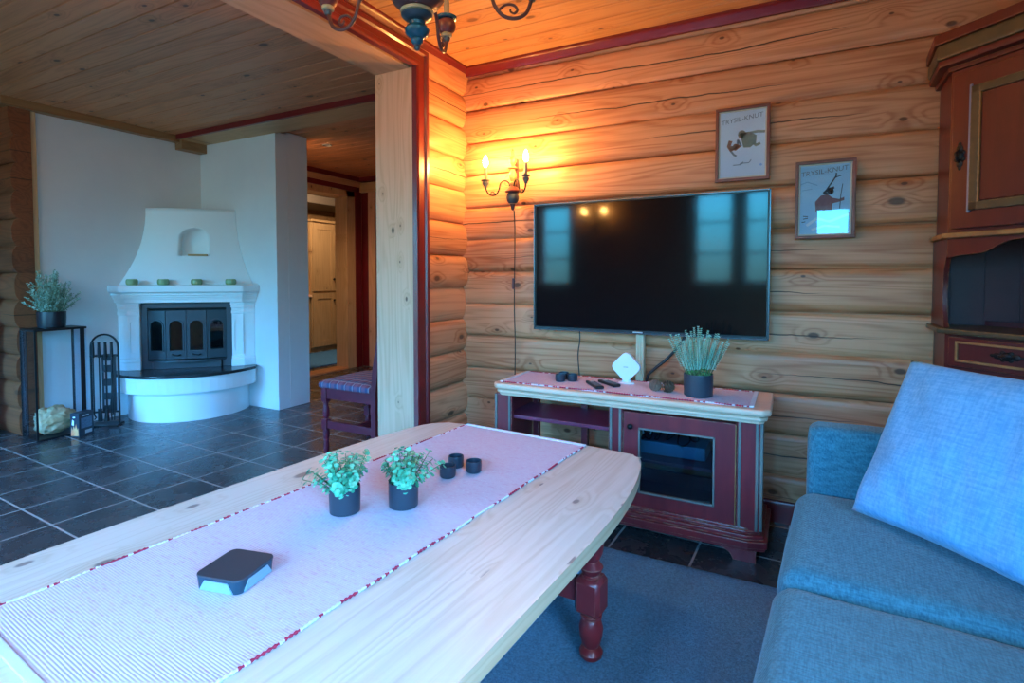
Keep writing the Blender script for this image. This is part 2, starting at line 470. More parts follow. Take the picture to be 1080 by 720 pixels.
def runner_mat(name, rib_axis='Y', pitch=.0056):
    """rag-weave runner: ribs across, white and rose threads"""
    t = NT(name)
    v, x, y, z = t.xyz()
    u, w = (x, y) if rib_axis == 'Y' else (y, x)
    ph = t.math('MULTIPLY', w, 2 * PI / pitch)
    rib = t.math('ADD', t.math('MULTIPLY', t.math('SINE', ph), .5), .5)
    idx = t.math('FLOOR', t.math('DIVIDE', w, pitch))
    n = t.noise(t.comb(t.math('MULTIPLY', u, 30.), t.math('MULTIPLY', idx, 3.7), 0.), 1., 3, .7)
    n2 = t.noise(t.comb(t.math('MULTIPLY', u, 160.), t.math('MULTIPLY', idx, 1.7), 0.), 1., 2, .6)
    col = t.mix(t.ss(n, .45, .75), (.66, .58, .65), (.62, .44, .54))
    col = t.mix(t.math('MULTIPLY', t.ss(n2, .58, .72), .6), col, (.80, .76, .78))
    col = t.mix(t.math('MULTIPLY', t.math('SUBTRACT', 1., t.ss(rib, .0, .45)), .13), col, (.54, .38, .46))  # shade in the furrows between ribs, painted in as a rose tint
    t.base(col); t.set(t.b, 'Roughness', .95); t.set(t.b, 'Specular IOR Level', .1)
    t.bump(t.math('ADD', rib, t.math('MULTIPLY', n2, .4)), .28, .002)
    return t.m
M['runner'] = runner_mat('rose and white rag weave')
M['runner_x'] = runner_mat('rose and white rag weave lengthwise', 'X')
def stitch_mat(name, amount):
    t = NT(name)
    v, x, y, z = t.xyz()
    i = t.math('FLOOR', t.math('DIVIDE', y, .0115))
    wn = t.n('ShaderNodeTexWhiteNoise', noise_dimensions='1D'); t.set(wn, 'W', i)
    big = t.noise(t.comb(t.math('MULTIPLY', y, 9.), 0., 0.), 1., 2, .5)
    f = t.math('LESS_THAN', t.math('ADD', t.math('MULTIPLY', wn.outputs['Value'], .5), big), amount)
    t.base(t.mix(f, (.74, .70, .73), (.42, .035, .07))); t.set(t.b, 'Roughness', .9); t.set(t.b, 'Specular IOR Level', .1)
    return t.m
M['stitch'] = stitch_mat('red and white edge stitches', .70)
M['stitch_red'] = stitch_mat('mostly red edge stitches', .86)
M['hem'] = mat('pale hem cloth', (.66, .70, .74), .9, bump=.3, bscale=200)
M['red_thread'] = mat('red edge thread', (.42, .035, .06), .9)
M['white_thread'] = mat('white edge thread', (.78, .76, .78), .9)

def rug_mat():
    t = NT('blue grey rug pile')
    v, x, y, z = t.xyz()
    n = t.noise(v, 130, 4, .75)
    n2 = t.noise(v, 3, 3, .6)
    n3 = t.noise(v, 420, 2, .7)
    col = t.mix(t.ss(n, .3, .72), (.03, .19, .33), (.16, .50, .72))
    col = t.mix(t.math('MULTIPLY', t.ss(n2, .35, .7), .35), col, (.12, .19, .30))
    col = t.mix(t.math('MULTIPLY', t.ss(n3, .55, .7), .4), col, (.34, .56, .70))
    t.base(col); t.set(t.b, 'Roughness', 1.); t.set(t.b, 'Specular IOR Level', .05); t.set(t.b, 'Sheen Weight', .3)
    t.bump(t.math('ADD', n, t.math('MULTIPLY', n3, .6)), 1., .012)
    return t.m
M['rug'] = rug_mat()

def plaid_mat():
    t = NT('plaid chair seat')
    v, x, y, z = t.xyz()
    def stripes(c, sc, ofs):
        return t.math('ADD', t.math('MULTIPLY', t.math('SINE', t.math('ADD', t.math('MULTIPLY', c, sc), ofs)), .5), .5)
    col = t.mix(t.ss(stripes(y, 95, 0), .45, .55), (.19, .040, .065), (.05, .055, .12))
    col = t.mix(t.math('MULTIPLY', t.ss(stripes(x, 95, 1), .55, .65), .5), col, (.30, .10, .14))
    col = t.mix(t.math('MULTIPLY', t.ss(stripes(y, 95, 2), .95, .98), .7), col, (.50, .42, .42))
    col = t.mix(t.math('MULTIPLY', t.ss(stripes(x, 95, 3.5), .95, .98), .5), col, (.4, .36, .42))
    t.base(col); t.set(t.b, 'Roughness', .9); t.bump(t.noise(v, 300, 3, .6), .3, .002)
    return t.m
M['plaid'] = plaid_mat()

def curtain_mat():
    t = NT('pale curtain cloth')
    t.base((.50, .55, .62)); t.set(t.b, 'Roughness', .9)
    v, x, y, z = t.xyz(); t.bump(t.noise(v, 200, 3, .6), .2, .002)
    return t.m
M['curtain'] = curtain_mat()

# ------------------------------------------------------------------ the room shell
W = 2.84          # the television wall
CZ = 2.445        # ceiling
XP, XQ = -1.815, -2.075   # partition faces
XL = -5.03        # far left wall
YB = -1.6         # wall behind the camera
XR = 1.25         # right wall

def log_wall(name, m, axis, a0, a1, seams, face, back, bulge=.027, sign=1, nx=40, seed=0, power=7.):
    """logs stacked in z, running along axis; face is the mean plane, bulging towards sign*(-1) of the other axis"""
    mb = MB()
    prof = []
    for k in range(len(seams) - 1):
        lo, hi = seams[k], seams[k + 1]
        N = 14
        for i in range(N):
            tt = .5 - .5 * math.cos(PI * i / N)
            zz = lo + (hi - lo) * tt
            if i == 0:
                prof.append((lo - .0022, -.6, k)); prof.append((lo + .0022, -.6, k)); zz = lo + .0030
            prof.append((zz, 1 - abs(2 * tt - 1) ** power, k))
        prof.append((hi - .0030, 0., k))
    prof.append((seams[-1], 0, len(seams) - 2))
    rnd = random.Random(seed)
    ph = [(rnd.uniform(0, 6), rnd.uniform(.8, 1.25), rnd.uniform(-.004, .004)) for _ in seams]
    rings = []
    for i in range(nx + 1):
        a = a0 + (a1 - a0) * i / nx
        ring = []
        for z, d, k in prof:
            p, am, of = ph[k]
            dd = d * (bulge * am) + d * (.004 * math.sin(a * 2.1 + p) + of) - .022
            wz = .004 * math.sin(a * 1.3 + p) if d > .01 else .003 * math.sin(a * 1.7 + k)
            q = face - sign * dd
            ring.append(mb.bm.verts.new((a, q, z + wz) if axis == 'X' else (q, a, z + wz)))
        for z in (seams[-1], seams[0]):
            ring.append(mb.bm.verts.new((a, back, z) if axis == 'X' else (back, a, z)))
        rings.append(ring)
    n = len(rings[0])
    for A, B in zip(rings, rings[1:]):
        for k in range(n):
            j = (k + 1) % n
            mb.bm.faces.new((A[k], A[j], B[j], B[k]))
    mb.bm.faces.new(rings[0]); mb.bm.faces.new(rings[-1][::-1])
    return struct(name, mb, m, smooth=38)

seams_b = [.023 + .197 * k for k in range(13)]
log_wall('wall_back', M['log_x'], 'X', XP - .02, XR + .15, seams_b + [2.5], W, W + .2, nx=60, seed=3, bulge=.018, power=11.)
seams_p = [.0] + [.123 + .197 * k for k in range(12)] + [2.5]
log_wall('wall_left', M['log_y'], 'Y', 2.33, W + .1, seams_p, XP, XP - .20, sign=-1, power=5., nx=14, seed=5, bulge=.030)
# partition carries on past the corner into the hall
struct('wall_partition', MB().box(XQ, XP - .18, 2.345, 5.5, 0, 2.5), M['log_y'])
# floor
struct('floor', MB().box(-7.6, XR + .2, YB - .2, 7.6, -.12, 0), M['tile'])
# ceilings with V grooves between the boards
def ceiling(name, m, x0, x1, y0, y1, z, step=.118, y_ref=0.):
    mb = MB(); pts = []
    k0 = math.floor((y0 - y_ref) / step); y = y_ref + k0 * step
    ys = []
    while y < y1 + 1e-6:
        ys.append(y); y += step
    pts.append((y0, z))
    for yy in ys:
        for dy, dz in ((-.005, 0), (-.0025, .007), (.0025, .007), (.005, 0)):
            if y0 + .001 < yy + dy < y1 - .001: pts.append((yy + dy, z + dz))
    pts += [(y1, z), (y1, z + .12), (y0, z + .12)]
    mb.prism(pts, 'X', x0, x1)
    return struct(name, mb, m, smooth=0)
ceiling('ceiling', M['board_living'], XP - .1, XR + .2, YB - .2, W + .15, CZ)
ceiling('ceiling_dining', M['board_dining'], XL - 1.3, XP - .1, YB - .2, 5.6, CZ + .01)
# header over the wide opening and its casing
def header():
    struct('trim_1', MB().box(XQ, XP - .02, YB, 2.34, 2.29, CZ + .03, .003), M['pine_y'])
    # pine jamb at the end of the partition
    struct('trim_2', MB().box(XQ, XP + .004, 2.325, 2.36, 0, 2.29, .003), M['pine_zx'])
    # red casing, stepped profile: upright and head
    prof = [(0, 0), (0, .030), (.012, .036), (.030, .036), (.036, .028), (.070, .028), (.078, .038), (.098, .038), (.104, .030), (.104, 0)]
    mb = MB()
    R0 = [mb.bm.verts.new((XP + .004 + d, 2.315 + w, 0)) for w, d in prof]
    R1 = [mb.bm.verts.new((XP + .004 + d, 2.315 + w, 2.287 + w)) for w, d in prof]
    R2 = [mb.bm.verts.new((XP + .004 + d, YB, 2.287 + w)) for w, d in prof]
    for A, B in ((R0, R1), (R1, R2)):
        for i in range(len(prof)):
            j = (i + 1) % len(prof); mb.bm.faces.new((A[i], A[j], B[j], B[i]))
    mb.bm.faces.new(R0); mb.bm.faces.new(R2[::-1])
    struct('trim_3', mb, M['red_trim'], smooth=0)
    # red plank of the head between casing and ceiling cove
    # red ceiling coves
    c = [(0, 0), (.045, 0), (.045, -.012), (.030, -.018), (.018, -.034), (.012, -.048), (0, -.048)]
    mb = MB(); mb.prism([(W + .0 - a, CZ + b) for a, b in c], 'X', XP, XR)
    struct('trim_5', mb, M['red_trim'])
    mb = MB(); mb.prism([(XP + .0 + a, CZ + b) for a, b in c], 'Y', YB, W)
    struct('trim_6', mb, M['red_trim'])
    struct('wall_header', MB().box(XP - .03, XP + .004, YB, 2.33, 2.37, CZ + .02), M['log_y'])
header()
# red baseboard on the television wall
mb = MB(); mb.prism([(W + .02, 0), (W - .02, 0), (W - .02, .085), (W - .012, .100), (W + .02, .105)], 'X', XP, XR)
struct('baseboard_back', mb, M['red_trim'])
# white plastered wall behind the stove, with its upper beam
struct('wall_far', MB().box(XL - .18, XL, 1.93, 4.42, 0, 2.5), M['plaster'])
struct('wall_far_lintel', MB().box(XL - .18, XL, 4.42, 5.22, 2.25, 2.5), M['pine_y'])
struct('wall_far_end', MB().box(XL - .18, XL, 5.22, 5.6, 0, 2.5), M['pine_z'])
log_wall('wall_logs', M['log_old'], 'X', XL - 1.2, XL + .03, [0, .2, .4, .6, .8, 1.0, 1.2, 1.4, 1.6, 1.8, 2.0, 2.2, 2.5], 1.78, 1.90, power=3., nx=8, seed=9, bulge=.03)
struct('trim_7', MB().box(XL - .02, XL + .016, 1.890, 1.936, 0, 2.40, .003), M['pine_z'])
M['beam_dark'] = wood('brown stained beam', (.34, .16, .065), (.20, .085, .03), 'Y', 'Z', None, 0, .45, .3)
struct('trim_8', MB().box(XL - .05, XL + .07, 1.72, 3.02, 2.395, CZ + .03, .006), M['beam_dark'])
struct('trim_9', MB().box(XL - .05, XL + .10, 2.965, 3.24, 2.335, CZ + .03, .006), M['beam_dark'])
# beam across in front of the chimney wall: pine with a red strip under the ceiling
struct('beam_1', MB().box(XL + .08, XQ, 2.95, 3.22, 2.415, CZ + .03, .003), M['pine_x'])
struct('trim_10', MB().box(XL + .08, XQ, 2.925, 2.952, 2.412, CZ + .03, .003), M['red_trim'])
# chimney block
mb = MB(); mb.box(XL - .05, -3.985, 3.2, 3.325, 0, 2.43, .004); mb.box(XL - .05, -3.985, 3.325, 3.545, 0, 2.45, .004)
struct('wall_chimney', mb, M['plaster'])
# the bare window side of the dining room and hall: walls that close the place
struct('wall_dining_left', MB().box(XL - .9, XL - .7, YB - .2, 1.78, 0, 2.5), M['log_old'])
# hall end wall with red strips
struct('wall_hall', MB().box(XL - .2, XQ + .2, 5.36, 5.5, 0, 2.5), M['red_trim'])
struct('trim_11', MB().box(-4.90, -4.79, 5.335, 5.362, 0, 2.27, .003), M['pine_zx'])
struct('trim_12', MB().box(XL, XQ, 5.30, 5.362, 2.27, 2.39, .003), M['pine_x'])
struct('trim_13', MB().box(XL, XQ, 5.27, 5.32, 2.40, CZ + .02, .003), M['red_trim'])
struct('trim_14', MB().box(XL, XL + .05, 3.55, 5.30, 2.40, CZ + .02, .003), M['red_trim'])
struct('trim_15', MB().box(XL, XL + .035, 3.55, 5.30, 2.33, 2.40, .003), M['pine_y'])
# kitchen doorway: pine lining, red architrave
dw = MB(); dw.box(XL - .19, XL + .012, 5.08, 5.225, 0, 2.27, .004); dw.box(XL - .19, XL + .012, 4.36, 4.44, 0, 2.27, .004); dw.box(XL - .19, XL + .012, 4.36, 5.225, 2.19, 2.27, .004)
struct('door_1', dw, M['pine_z'])
ar = MB(); ar.box(XL, XL + .025, 5.225, 5.33, 0, 2.34, .004); ar.box(XL, XL + .025, 4.30, 5.33, 2.27, 2.34, .004)
struct('trim_16', ar, M['red_trim'])
struct('trim_17', MB().box(XL - .19, XL + .03, 4.44, 5.08, 0, .02, .004), M['pine_y'])
# kitchen shell
struct('wall_kitchen', MB().box(-7.35, -7.2, 3.4, 7.5, 0, 2.5), M['brown_wall'])
struct('wall_kitchen_side', MB().box(-7.3, XL - .18, 7.3, 7.45, 0, 2.5), M['brown_wall'])
struct('wall_kitchen_near', MB().box(-7.3, XL - .18, 3.4, 3.55, 0, 2.5), M['brown_wall'])
struct('wall_kitchen_end', MB().box(XL - .18, XL, 5.6, 7.4, 0, 2.5), M['brown_wall'])
struct('ceiling_kitchen', MB().box(-7.3, XL - .18, 3.4, 7.4, 2.44, 2.55), M['pine_x'])

# walls behind and beside the camera, with windows (narrow ones mirrored in the screen and poster glass)
def window_wall(name, m, axis, fixed, thick, a0, a1, holes):
    """solid wall pieces around openings; holes = (lo, hi, z0, z1)"""
    mb = MB()
    cur = a0
    def b(p, q, z0, z1):
        if q - p < 1e-4 or z1 - z0 < 1e-4: return
        if axis == 'X': mb.box(p, q, fixed, fixed + thick, z0, z1)
        else: mb.box(fixed, fixed + thick, p, q, z0, z1)
    for lo, hi, z0, z1 in sorted(holes):
        b(cur, lo, 0, 2.5); b(lo, hi, 0, z0); b(lo, hi, z1, 2.5); cur = hi
    b(cur, a1, 0, 2.5)
    return struct(name, mb, m)
WB = [(-4.95, -3.75, .25, 2.2), (-3.25, -2.78, 1.05, 2.2), (-1.12, -.64, 1.08, 2.25), (-.54, -.20, 1.08, 2.25), (.20, .60, 1.0, 2.0)]
WR = [(-1.40, .05, .9, 2.15)]  # unseen side window, added so more daylight reaches table and sofa
WL = []
window_wall('wall_front', M['pine_x'], 'X', YB - .15, .15, XL - .9, XR + .2, WB)
window_wall('wall_right', M['log_y'], 'Y', XR, .15, YB - .15, W + .2, WR)
bpy.data.objects.remove(bpy.data.objects['wall_dining_left'])
window_wall('wall_dining', M['log_old'], 'Y', XL - .9, .15, YB - .15, 1.9, WL)

WORLD_S = 90.0
def make_window(n, axis, fixed, thick, lo, hi, z0, z1, outward):
    w = struct('window_%d' % n, MB(), M['white_plastic']) if False else None
    mb = MB(); f = .045
    mid = fixed + thick * .5
    def b(p, q, za, zb, d=.03):
        if axis == 'X': mb.box(p, q, mid - d, mid + d, za, zb)
        else: mb.box(mid - d, mid + d, p, q, za, zb)
    b(lo, lo + f, z0, z1); b(hi - f, hi, z0, z1); b(lo + f, hi - f, z0, z0 + f); b(lo + f, hi - f, z1 - f, z1)
    cnt = max(1, round((hi - lo) / .55))
    for k in range(1, cnt):
        x = lo + (hi - lo) * k / cnt; b(x - .02, x + .02, z0 + f, z1 - f, .02)
    for k in (1, 2):
        z = z0 + (z1 - z0) * k / 3; b(lo + f, hi - f, z - .012, z + .012, .012)
    fr = struct('window_%d' % n, mb, M['white_plastic'])
    p = MB()
    if axis == 'X': p.box(lo + f, hi - f, mid - .003, mid + .003, z0 + f, z1 - f)
    else: p.box(mid - .003, mid + .003, lo + f, hi - f, z0 + f, z1 - f)
    p.build('pane', M['pane'], fr)
    # light portal in the opening (guides the daylight only)
    L = bpy.data.lights.new('window_portal', 'AREA'); L.shape = 'RECTANGLE'; L.size = hi - lo; L.size_y = z1 - z0
    L.cycles.is_portal = True
    o = bpy.data.objects.new('window_portal', L); COL.objects.link(o)
    if axis == 'X':
        o.location = ((lo + hi) / 2, fixed - .01, (z0 + z1) / 2); o.rotation_euler = (R(90), 0, 0)   # -Z looks to +Y
    else:
        if outward > 0: o.location = (fixed + thick + .01, (lo + hi) / 2, (z0 + z1) / 2); o.rotation_euler = (R(90), 0, R(90))
        else: o.location = (fixed - .01, (lo + hi) / 2, (z0 + z1) / 2); o.rotation_euler = (R(90), 0, R(-90))
n = 1
for h in WB: make_window(n, 'X', YB - .15, .15, *h, 0); n += 1
for h in WR: make_window(n, 'Y', XR, .15, *h, 1); n += 1
for h in WL: make_window(n, 'Y', XL - .9, .15, *h, -1); n += 1

# ------------------------------------------------------------------ sky outside
wd = bpy.data.worlds.new('sky'); S.world = wd; wd.use_nodes = True
nt = wd.node_tree; bg = nt.nodes['Background']
tc = nt.nodes.new('ShaderNodeTexCoord'); sp = nt.nodes.new('ShaderNodeSeparateXYZ'); cr = nt.nodes.new('ShaderNodeValToRGB')
nt.links.new(tc.outputs['Generated'], sp.inputs[0])
mr = nt.nodes.new('ShaderNodeMapRange'); mr.inputs['From Min'].default_value = -1; mr.inputs['From Max'].default_value = 1
nt.links.new(sp.outputs[2], mr.inputs[0]); nt.links.new(mr.outputs[0], cr.inputs[0])
e = cr.color_ramp.elements
e[0].position = .0; e[0].color = (.015, .045, .05, 1)
e[1].position = 1.; e[1].color = (.40, .60, .88, 1)
# dim horizon, deep blue low sky, whiter overhead: ramp shaped for the room light
for ps, c_ in ((.47, (.02, .05, .055)), (.51, (.03, .10, .12)), (.56, (.03, .23, .36)), (.64, (.08, .42, .98)), (.70, (.11, .47, 1.0)), (.78, (.36, .58, .92))):
    k = cr.color_ramp.elements.new(ps); k.color = (*c_, 1)
nt.links.new(cr.outputs[0], bg.inputs[0]); bg.inputs[1].default_value = WORLD_S

# ------------------------------------------------------------------ television
t = thing('television', 'large black flat television mounted on the log wall', 'television', (-.697, 2.755, .876))
x0, x1, z0, z1 = -1.297, -.094, .876, 1.577
MB().box(x0, x1, 2.752, 2.80, z0, z1, .004).build('casing', M['black_plastic'], t, world=True)
MB().box(x0 + .012, x1 - .012, 2.7485, 2.753, z0 + .018, z1 - .010, .001).build('screen', M['screen'], t, world=True)
b = MB(); b.box(x0, x1, 2.746, 2.754, z0, z0 + .007); b.box(x0, x0 + .005, 2.746, 2.754, z0, z1); b.box(x1 - .005, x1, 2.746, 2.754, z0, z1); b.box(x0, x1, 2.746, 2.754, z1 - .005, z1)
b.build('bezel', mat('gunmetal bezel', (.10, .12, .14), .25, .8), t, world=True)
MB().box(-.73, -.68, 2.744, 2.75, z0 + .006, z0 + .013, .001).build('badge', M['silver'], t, world=True, label='small silver badge under the screen')
MB().box(-1.0, -.4, 2.80, 2.835, 1.05, 1.40, .004).build('wall_mount', M['black_plastic'], t, world=True)

# ------------------------------------------------------------------ TV bench
t = thing('tv_bench', 'red painted low bench with pale pine top and glass door under the television', 'tv bench', (-.70, 2.55, 0))
TB = .638
pr = [(0, 0), (.022, 0), (.030, .008), (.030, .016), (.020, .022), (.020, .026), (.040, .032), (.046, .042), (.040, .052), (.03, .056), (0, .056)]
b = MB()
# moulded top: outline with clipped front corners, stacked layers
def top_out(o):
    return [(-1.31 - o, 2.74), (-1.31 - o, 2.39 - o * .6), (-1.295 - o * .6, 2.375 - o), (-.115 + o * .6, 2.375 - o), (-.10 + o, 2.39 - o * .6), (-.10 + o, 2.74)]
for o, za, zb, bv in ((.008, .575, .590, .004), (.020, .588, .603, .006), (.010, .601, .611, .002), (.034, .609, TB, .011)):
    b.prism(top_out(o), 'Z', za, zb, bv, 3)
b.build('top', M['bench_top'], t, world=True)
b = MB()
# carcass: end panels, uprights, bottom board
b.box(-.125, -.105, 2.40, 2.72, .10, .578); b.box(-.70, -.68, 2.40, 2.72, .10, .578)
b.box(-1.33, -.11, 2.40, 2.72, .105, .125); b.box(-1.31, -1.29, 2.40, 2.72, .125, .578)
b.box(-.68, -.125, 2.70, 2.72, .125, .20); b.box(-1.33, -.11, 2.695, 2.72, .548, .578)
b.build('carcass', M['red_paint'], t, world=True)
for xx in (-1.275, -.99): MB().box(xx, xx + .035, 2.69, 2.72, .12, .56, .002).build('rear_post', M['red_paint'], t, world=True)
for xa, xb in ((-1.345, -1.245), (-.742, -.675), (-.195, -.105)):
    p = MB(); p.box(xa, xb, 2.378, 2.405, .125, .578, .004); o = p.build('pilaster', M['red_paint'], t, world=True)
    g = MB()
    for xc in (xa + .012, xb - .012): g.box(xc - .006, xc + .006, 2.372, 2.39, .13, .576, .003)
    g.build('fluting', M['grey_green'], o, world=False).data.transform(ROOT[t.name].inverted())
MB().box(-.108, -.094, 2.38, 2.40, .13, .576, .003).build('side_fluting', M['grey_green'], t, world=True)
MB().box(-1.29, -.70, 2.40, 2.70, .455, .473, .002).build('shelf', mat('violet red shelf paint', (.22, .035, .07), .35, c2=(.17, .025, .05), nscale=8), t, world=True)
MB().box(-.68, -.125, 2.43, 2.70, .325, .340, .002).build('shelf', mat('dull red shelf', (.20, .035, .06), .4), t, world=True)
d = MB(); d.holed([(-.672, .128), (-.198, .128), (-.198, .562), (-.672, .562)], [(-.598, .205), (-.285, .205), (-.285, .490), (-.598, .490)], 'Y', 2.380, 2.402)
door = d.build('door', M['red_paint'], t, smooth=0, world=True)
def under(o):
    o.data.transform(ROOT[t.name].inverted()); return o
bd = MB()
for r_ in ((-.604, -.279, .199, .207), (-.604, -.279, .488, .496), (-.604, -.596, .199, .496), (-.287, -.279, .199, .496)):
    bd.box(r_[0], r_[1], 2.374, 2.39, r_[2], r_[3], .002)
under(bd.build('glass_bead', M['grey_green'], door))
under(MB().box(-.6, -.283, 2.389, 2.392, .203, .492).build('glass', M['dark_glass'], door))
under(MB().box(-.20, -.196, 2.372, 2.384, .13, .56).build('door_edge', M['ochre'], door))
under(MB().lathe([(0, 0), (.006, 0), (.006, .01), (.012, .014), (.013, .022), (.007, .028), (0, .029)], mtx=Matrix.Translation((-.637, 2.38, .50)) @ Matrix.Rotation(R(90), 4, 'X'), seg=14).build('knob', M['iron'], door))
# flared plinth with moulded lip
b = MB()
def pl(o): return [(-1.34 - o, 2.73), (-1.34 - o, 2.41 - o), (-1.30 - o * .4, 2.375 - o), (-.16 + o * .4, 2.375 - o), (-.115 + o, 2.40 - o), (-.115 + o, 2.73)]
for o, za, zb in ((.004, .128, .140), (.012, .115, .130), (.026, .098, .117), (.042, .070, .100), (.034, .055, .072)):
    b.prism(pl(o), 'Z', za, zb, .005, 2)
b.build('plinth', M['red_paint'], t, world=True)
bf = [(0, .056), (.155, .056), (.150, .044), (.118, .040), (.098, .028), (.088, 0), (0, 0)]
for s_, xb in ((-1, -.115), (1, -1.345)):
    b = MB(); b.prism([(xb + s_ * q, z) for q, z in bf], 'Y', 2.365, 2.39, .002); b.build('bracket_foot', M['red_paint'], t, world=True)
    b = MB(); b.box(min(xb, xb + s_ * .06), max(xb, xb + s_ * .06), 2.66, 2.72, 0, .056); b.build('rear_foot', M['red_paint'], t, world=True)

# things kept behind the glass door
bx = MB(); bx.box(-.64, -.33, 2.50, 2.66, .342, .405, .012); o = bx.build('media_box', M['cyan_box']); tag(o, 'blue grey box on the upper shelf behind the glass door', 'box')
cb = MB()
rc = random.Random(3)
for k in range(6):
    xx = -.615 + .045 * k; pts = []
    for i in range(13):
        u = i / 12; pts.append((xx + .05 * math.sin(u * 5 + k) * u, 2.47 + .02 * math.sin(u * 7 + k * 2), .50 - .075 * math.sin(u * PI) + .035 * u * math.sin(k * 3)))
    cb.tube(pts, .004, 6)
o = cb.build('cable_tangle', M['black_plastic']); tag(o, 'tangle of black cables at the top of the bench behind glass', 'cable', kind='stuff')
for k, xx in enumerate((-.605, -.555)):
    MBc = MB().tube([(xx, 2.44, .52), (xx + .004, 2.435, .49), (xx + .01 * (1 - 2 * k), 2.44, .455)], .0035, 6)
    o = MBc.build('white_cable', M['white_plastic']); tag(o, ('left' if k == 0 else 'right') + ' one of two white cable ends hanging behind the bench glass', 'cable')

# runner on the bench
def runner(name, label, cat, loc, rz, L, Wd, m, edge, group=None, drop=0., hem=.018):
    """lengthwise along local Y from 0 to L, width Wd centred, 4 mm thick"""
    r = thing(name, label, cat, loc, rz, group)
    b = MB()
    nl = max(12, int(L / .03))
    pts_t = []
    for i in range(nl + 1):
        y = L * i / nl
        pts_t.append(y)
    V = []
    for i, y in enumerate(pts_t):
        row = []
        for j in range(9):
            x = -Wd / 2 + Wd * j / 8
            x += .002 * math.sin(y * 23 + 1.3) * (abs(j - 4) / 4)
            zt = .0042 + .0007 * math.sin(y * 31 + x * 17)
            row.append((x, y, zt))
        V.append(row)
    top = [[b.bm.verts.new(p) for p in row] for row in V]
    bot = [[b.bm.verts.new((p[0], p[1], .0004)) for p in row] for row in V]
    for i in range(nl):
        for j in range(8):
            b.bm.faces.new((top[i][j], top[i][j + 1], top[i + 1][j + 1], top[i + 1][j]))
            b.bm.faces.new((bot[i][j], bot[i + 1][j], bot[i + 1][j + 1], bot[i][j + 1]))
        for j, s_ in ((0, 1), (8, -1)):
            b.bm.faces.new((top[i][j], top[i + 1][j], bot[i + 1][j], bot[i][j]))
    for i in (0, nl):
        for j in range(8):
            b.bm.faces.new((top[i][j], bot[i][j], bot[i][j + 1], top[i][j + 1]))
    b.build('woven_cloth', m, r, smooth=50)
    for y0_ in (-.004, L - hem + .004):
        MB().box(-Wd / 2 - .003, Wd / 2 + .003, y0_, y0_ + hem, .0005, .0078, .0025).build('hem', M['hem'], r, label='pale blue white hem')
    for s_ in (-1, 1):
        n_ = int((L - .03) / .0029); P_ = []; R_ = []
        for i in range(n_ + 1):
            y = .015 + (L - .03) * i / n_
            P_.append((s_ * (Wd / 2 + .0005) + .002 * math.sin(y * 23 + 1.3) * (s_), y, .0042)); R_.append(.0030 + .0012 * math.sin(y * 2 * PI / .0115))
        MB().tube(P_, R_, 6).build('stitched_edge', edge, r, smooth=180, label='red and white stitched edge')
    return r
runner('bench_runner', 'rose and white woven runner with red stitched edge lying on the television bench', 'table runner', (-.135, 2.535, TB), R(90), 1.17, .315, M['runner'], M['stitch_red'])

# ------------------------------------------------------------------ small pots (tealight cups), remotes, router, cones, heather
def make_cup(r=.026, h=.034):
    b = MB()
    b.lathe([(0, 0), (r * .86, 0), (r * .97, h * .12), (r, h * .4), (r, h * .93), (r * .97, h), (r * .9, h), (r * .87, h * .9), (r * .86, h * .45), (0, h * .42)], seg=26)
    return b
BZ = TB + .0055
cg = 'small dark candle cups on the bench'
c0 = thing('candle_cup', 'rearmost dark candle cup at the left end of the television bench', 'candle cup', (-1.045, 2.580, BZ), 0, cg)
make_cup().build('cup', M['cup'], c0); MB().lathe([(0, .0152), (.0222, .0152), (.0222, .020), (.003, .0205), (0, .0205)], seg=20).build('candle', M['wax'], c0)
dup(c0, (-1.037, 2.512, BZ), 0, 'front dark candle cup at the left end of the television bench', cg)
dup(c0, (-.985, 2.548, BZ), 0, 'right hand one of three dark candle cups on the television bench', cg)

def remote(label, x, y, ang, L=.155, w=.042):
    r = thing('remote_control', label, 'remote control', (x, y, BZ), ang, 'remote controls on the bench')
    MB().box(-w / 2, w / 2, -L / 2, L / 2, 0, .014, .005, 3).build('body', M['black_plastic'], r)
    b = MB()
    for i in range(7):
        for j in range(3):
            b.box(-.0125 + .0125 * j - .004, -.0125 + .0125 * j + .004, -L / 2 + .03 + i * .0135, -L / 2 + .037 + i * .0135, .0138, .0158, .001)
    b.build('buttons', M['grey_rubber'], r)
    MB().lathe([(.006, .0135), (.012, .0135), (.012, .0165), (.006, .0165)], (0, L / 2 - .035, 0), 16).build('dial', M['silver'], r)
    return r
remote('left hand black remote control lying on the bench runner', -.842, 2.475, R(38))
remote('right hand shorter black remote control lying beside the white router', -.792, 2.545, R(50), .145, .042)

r = thing('router', 'white rounded diamond router standing on its tip in a small foot', 'router', (-.725, 2.615, BZ))
b = MB(); b.box(-.057, .057, -.011, .011, -.057, .057, .010, 3)
bmv = b.bm
b2 = MB()
sq = []
for q in range(4):
    cx_, cz_ = ((1, 1), (-1, 1), (-1, -1), (1, -1))[q]
    for i in range(7):
        a = R(q * 90 + i * 15); sq.append((cx_ * .034 + .022 * math.cos(a), cz_ * .034 + .022 * math.sin(a)))
rot = [(p[0] * math.cos(R(45)) - p[1] * math.sin(R(45)), p[0] * math.sin(R(45)) + p[1] * math.cos(R(45)) + .083) for p in sq]
b2.prism(rot, 'Y', -.014, .014, .006, 3)
b2.build('body', M['white_plastic'], r)
bmv.free()
MB().lathe([(0, 0), (.040, 0), (.040, .004), (.022, .009), (.018, .020), (.0, .020)], seg=28, squash=.6).build('foot', M['white_plastic'], r)
tx = text_mesh('router', .012); tx.bm.free()
MB().box(-.011, .011, -.0148, -.0138, .081, .0835, .0003).build('emblem', M['grey_rubber'], r, label='tiny grey lettering mark')

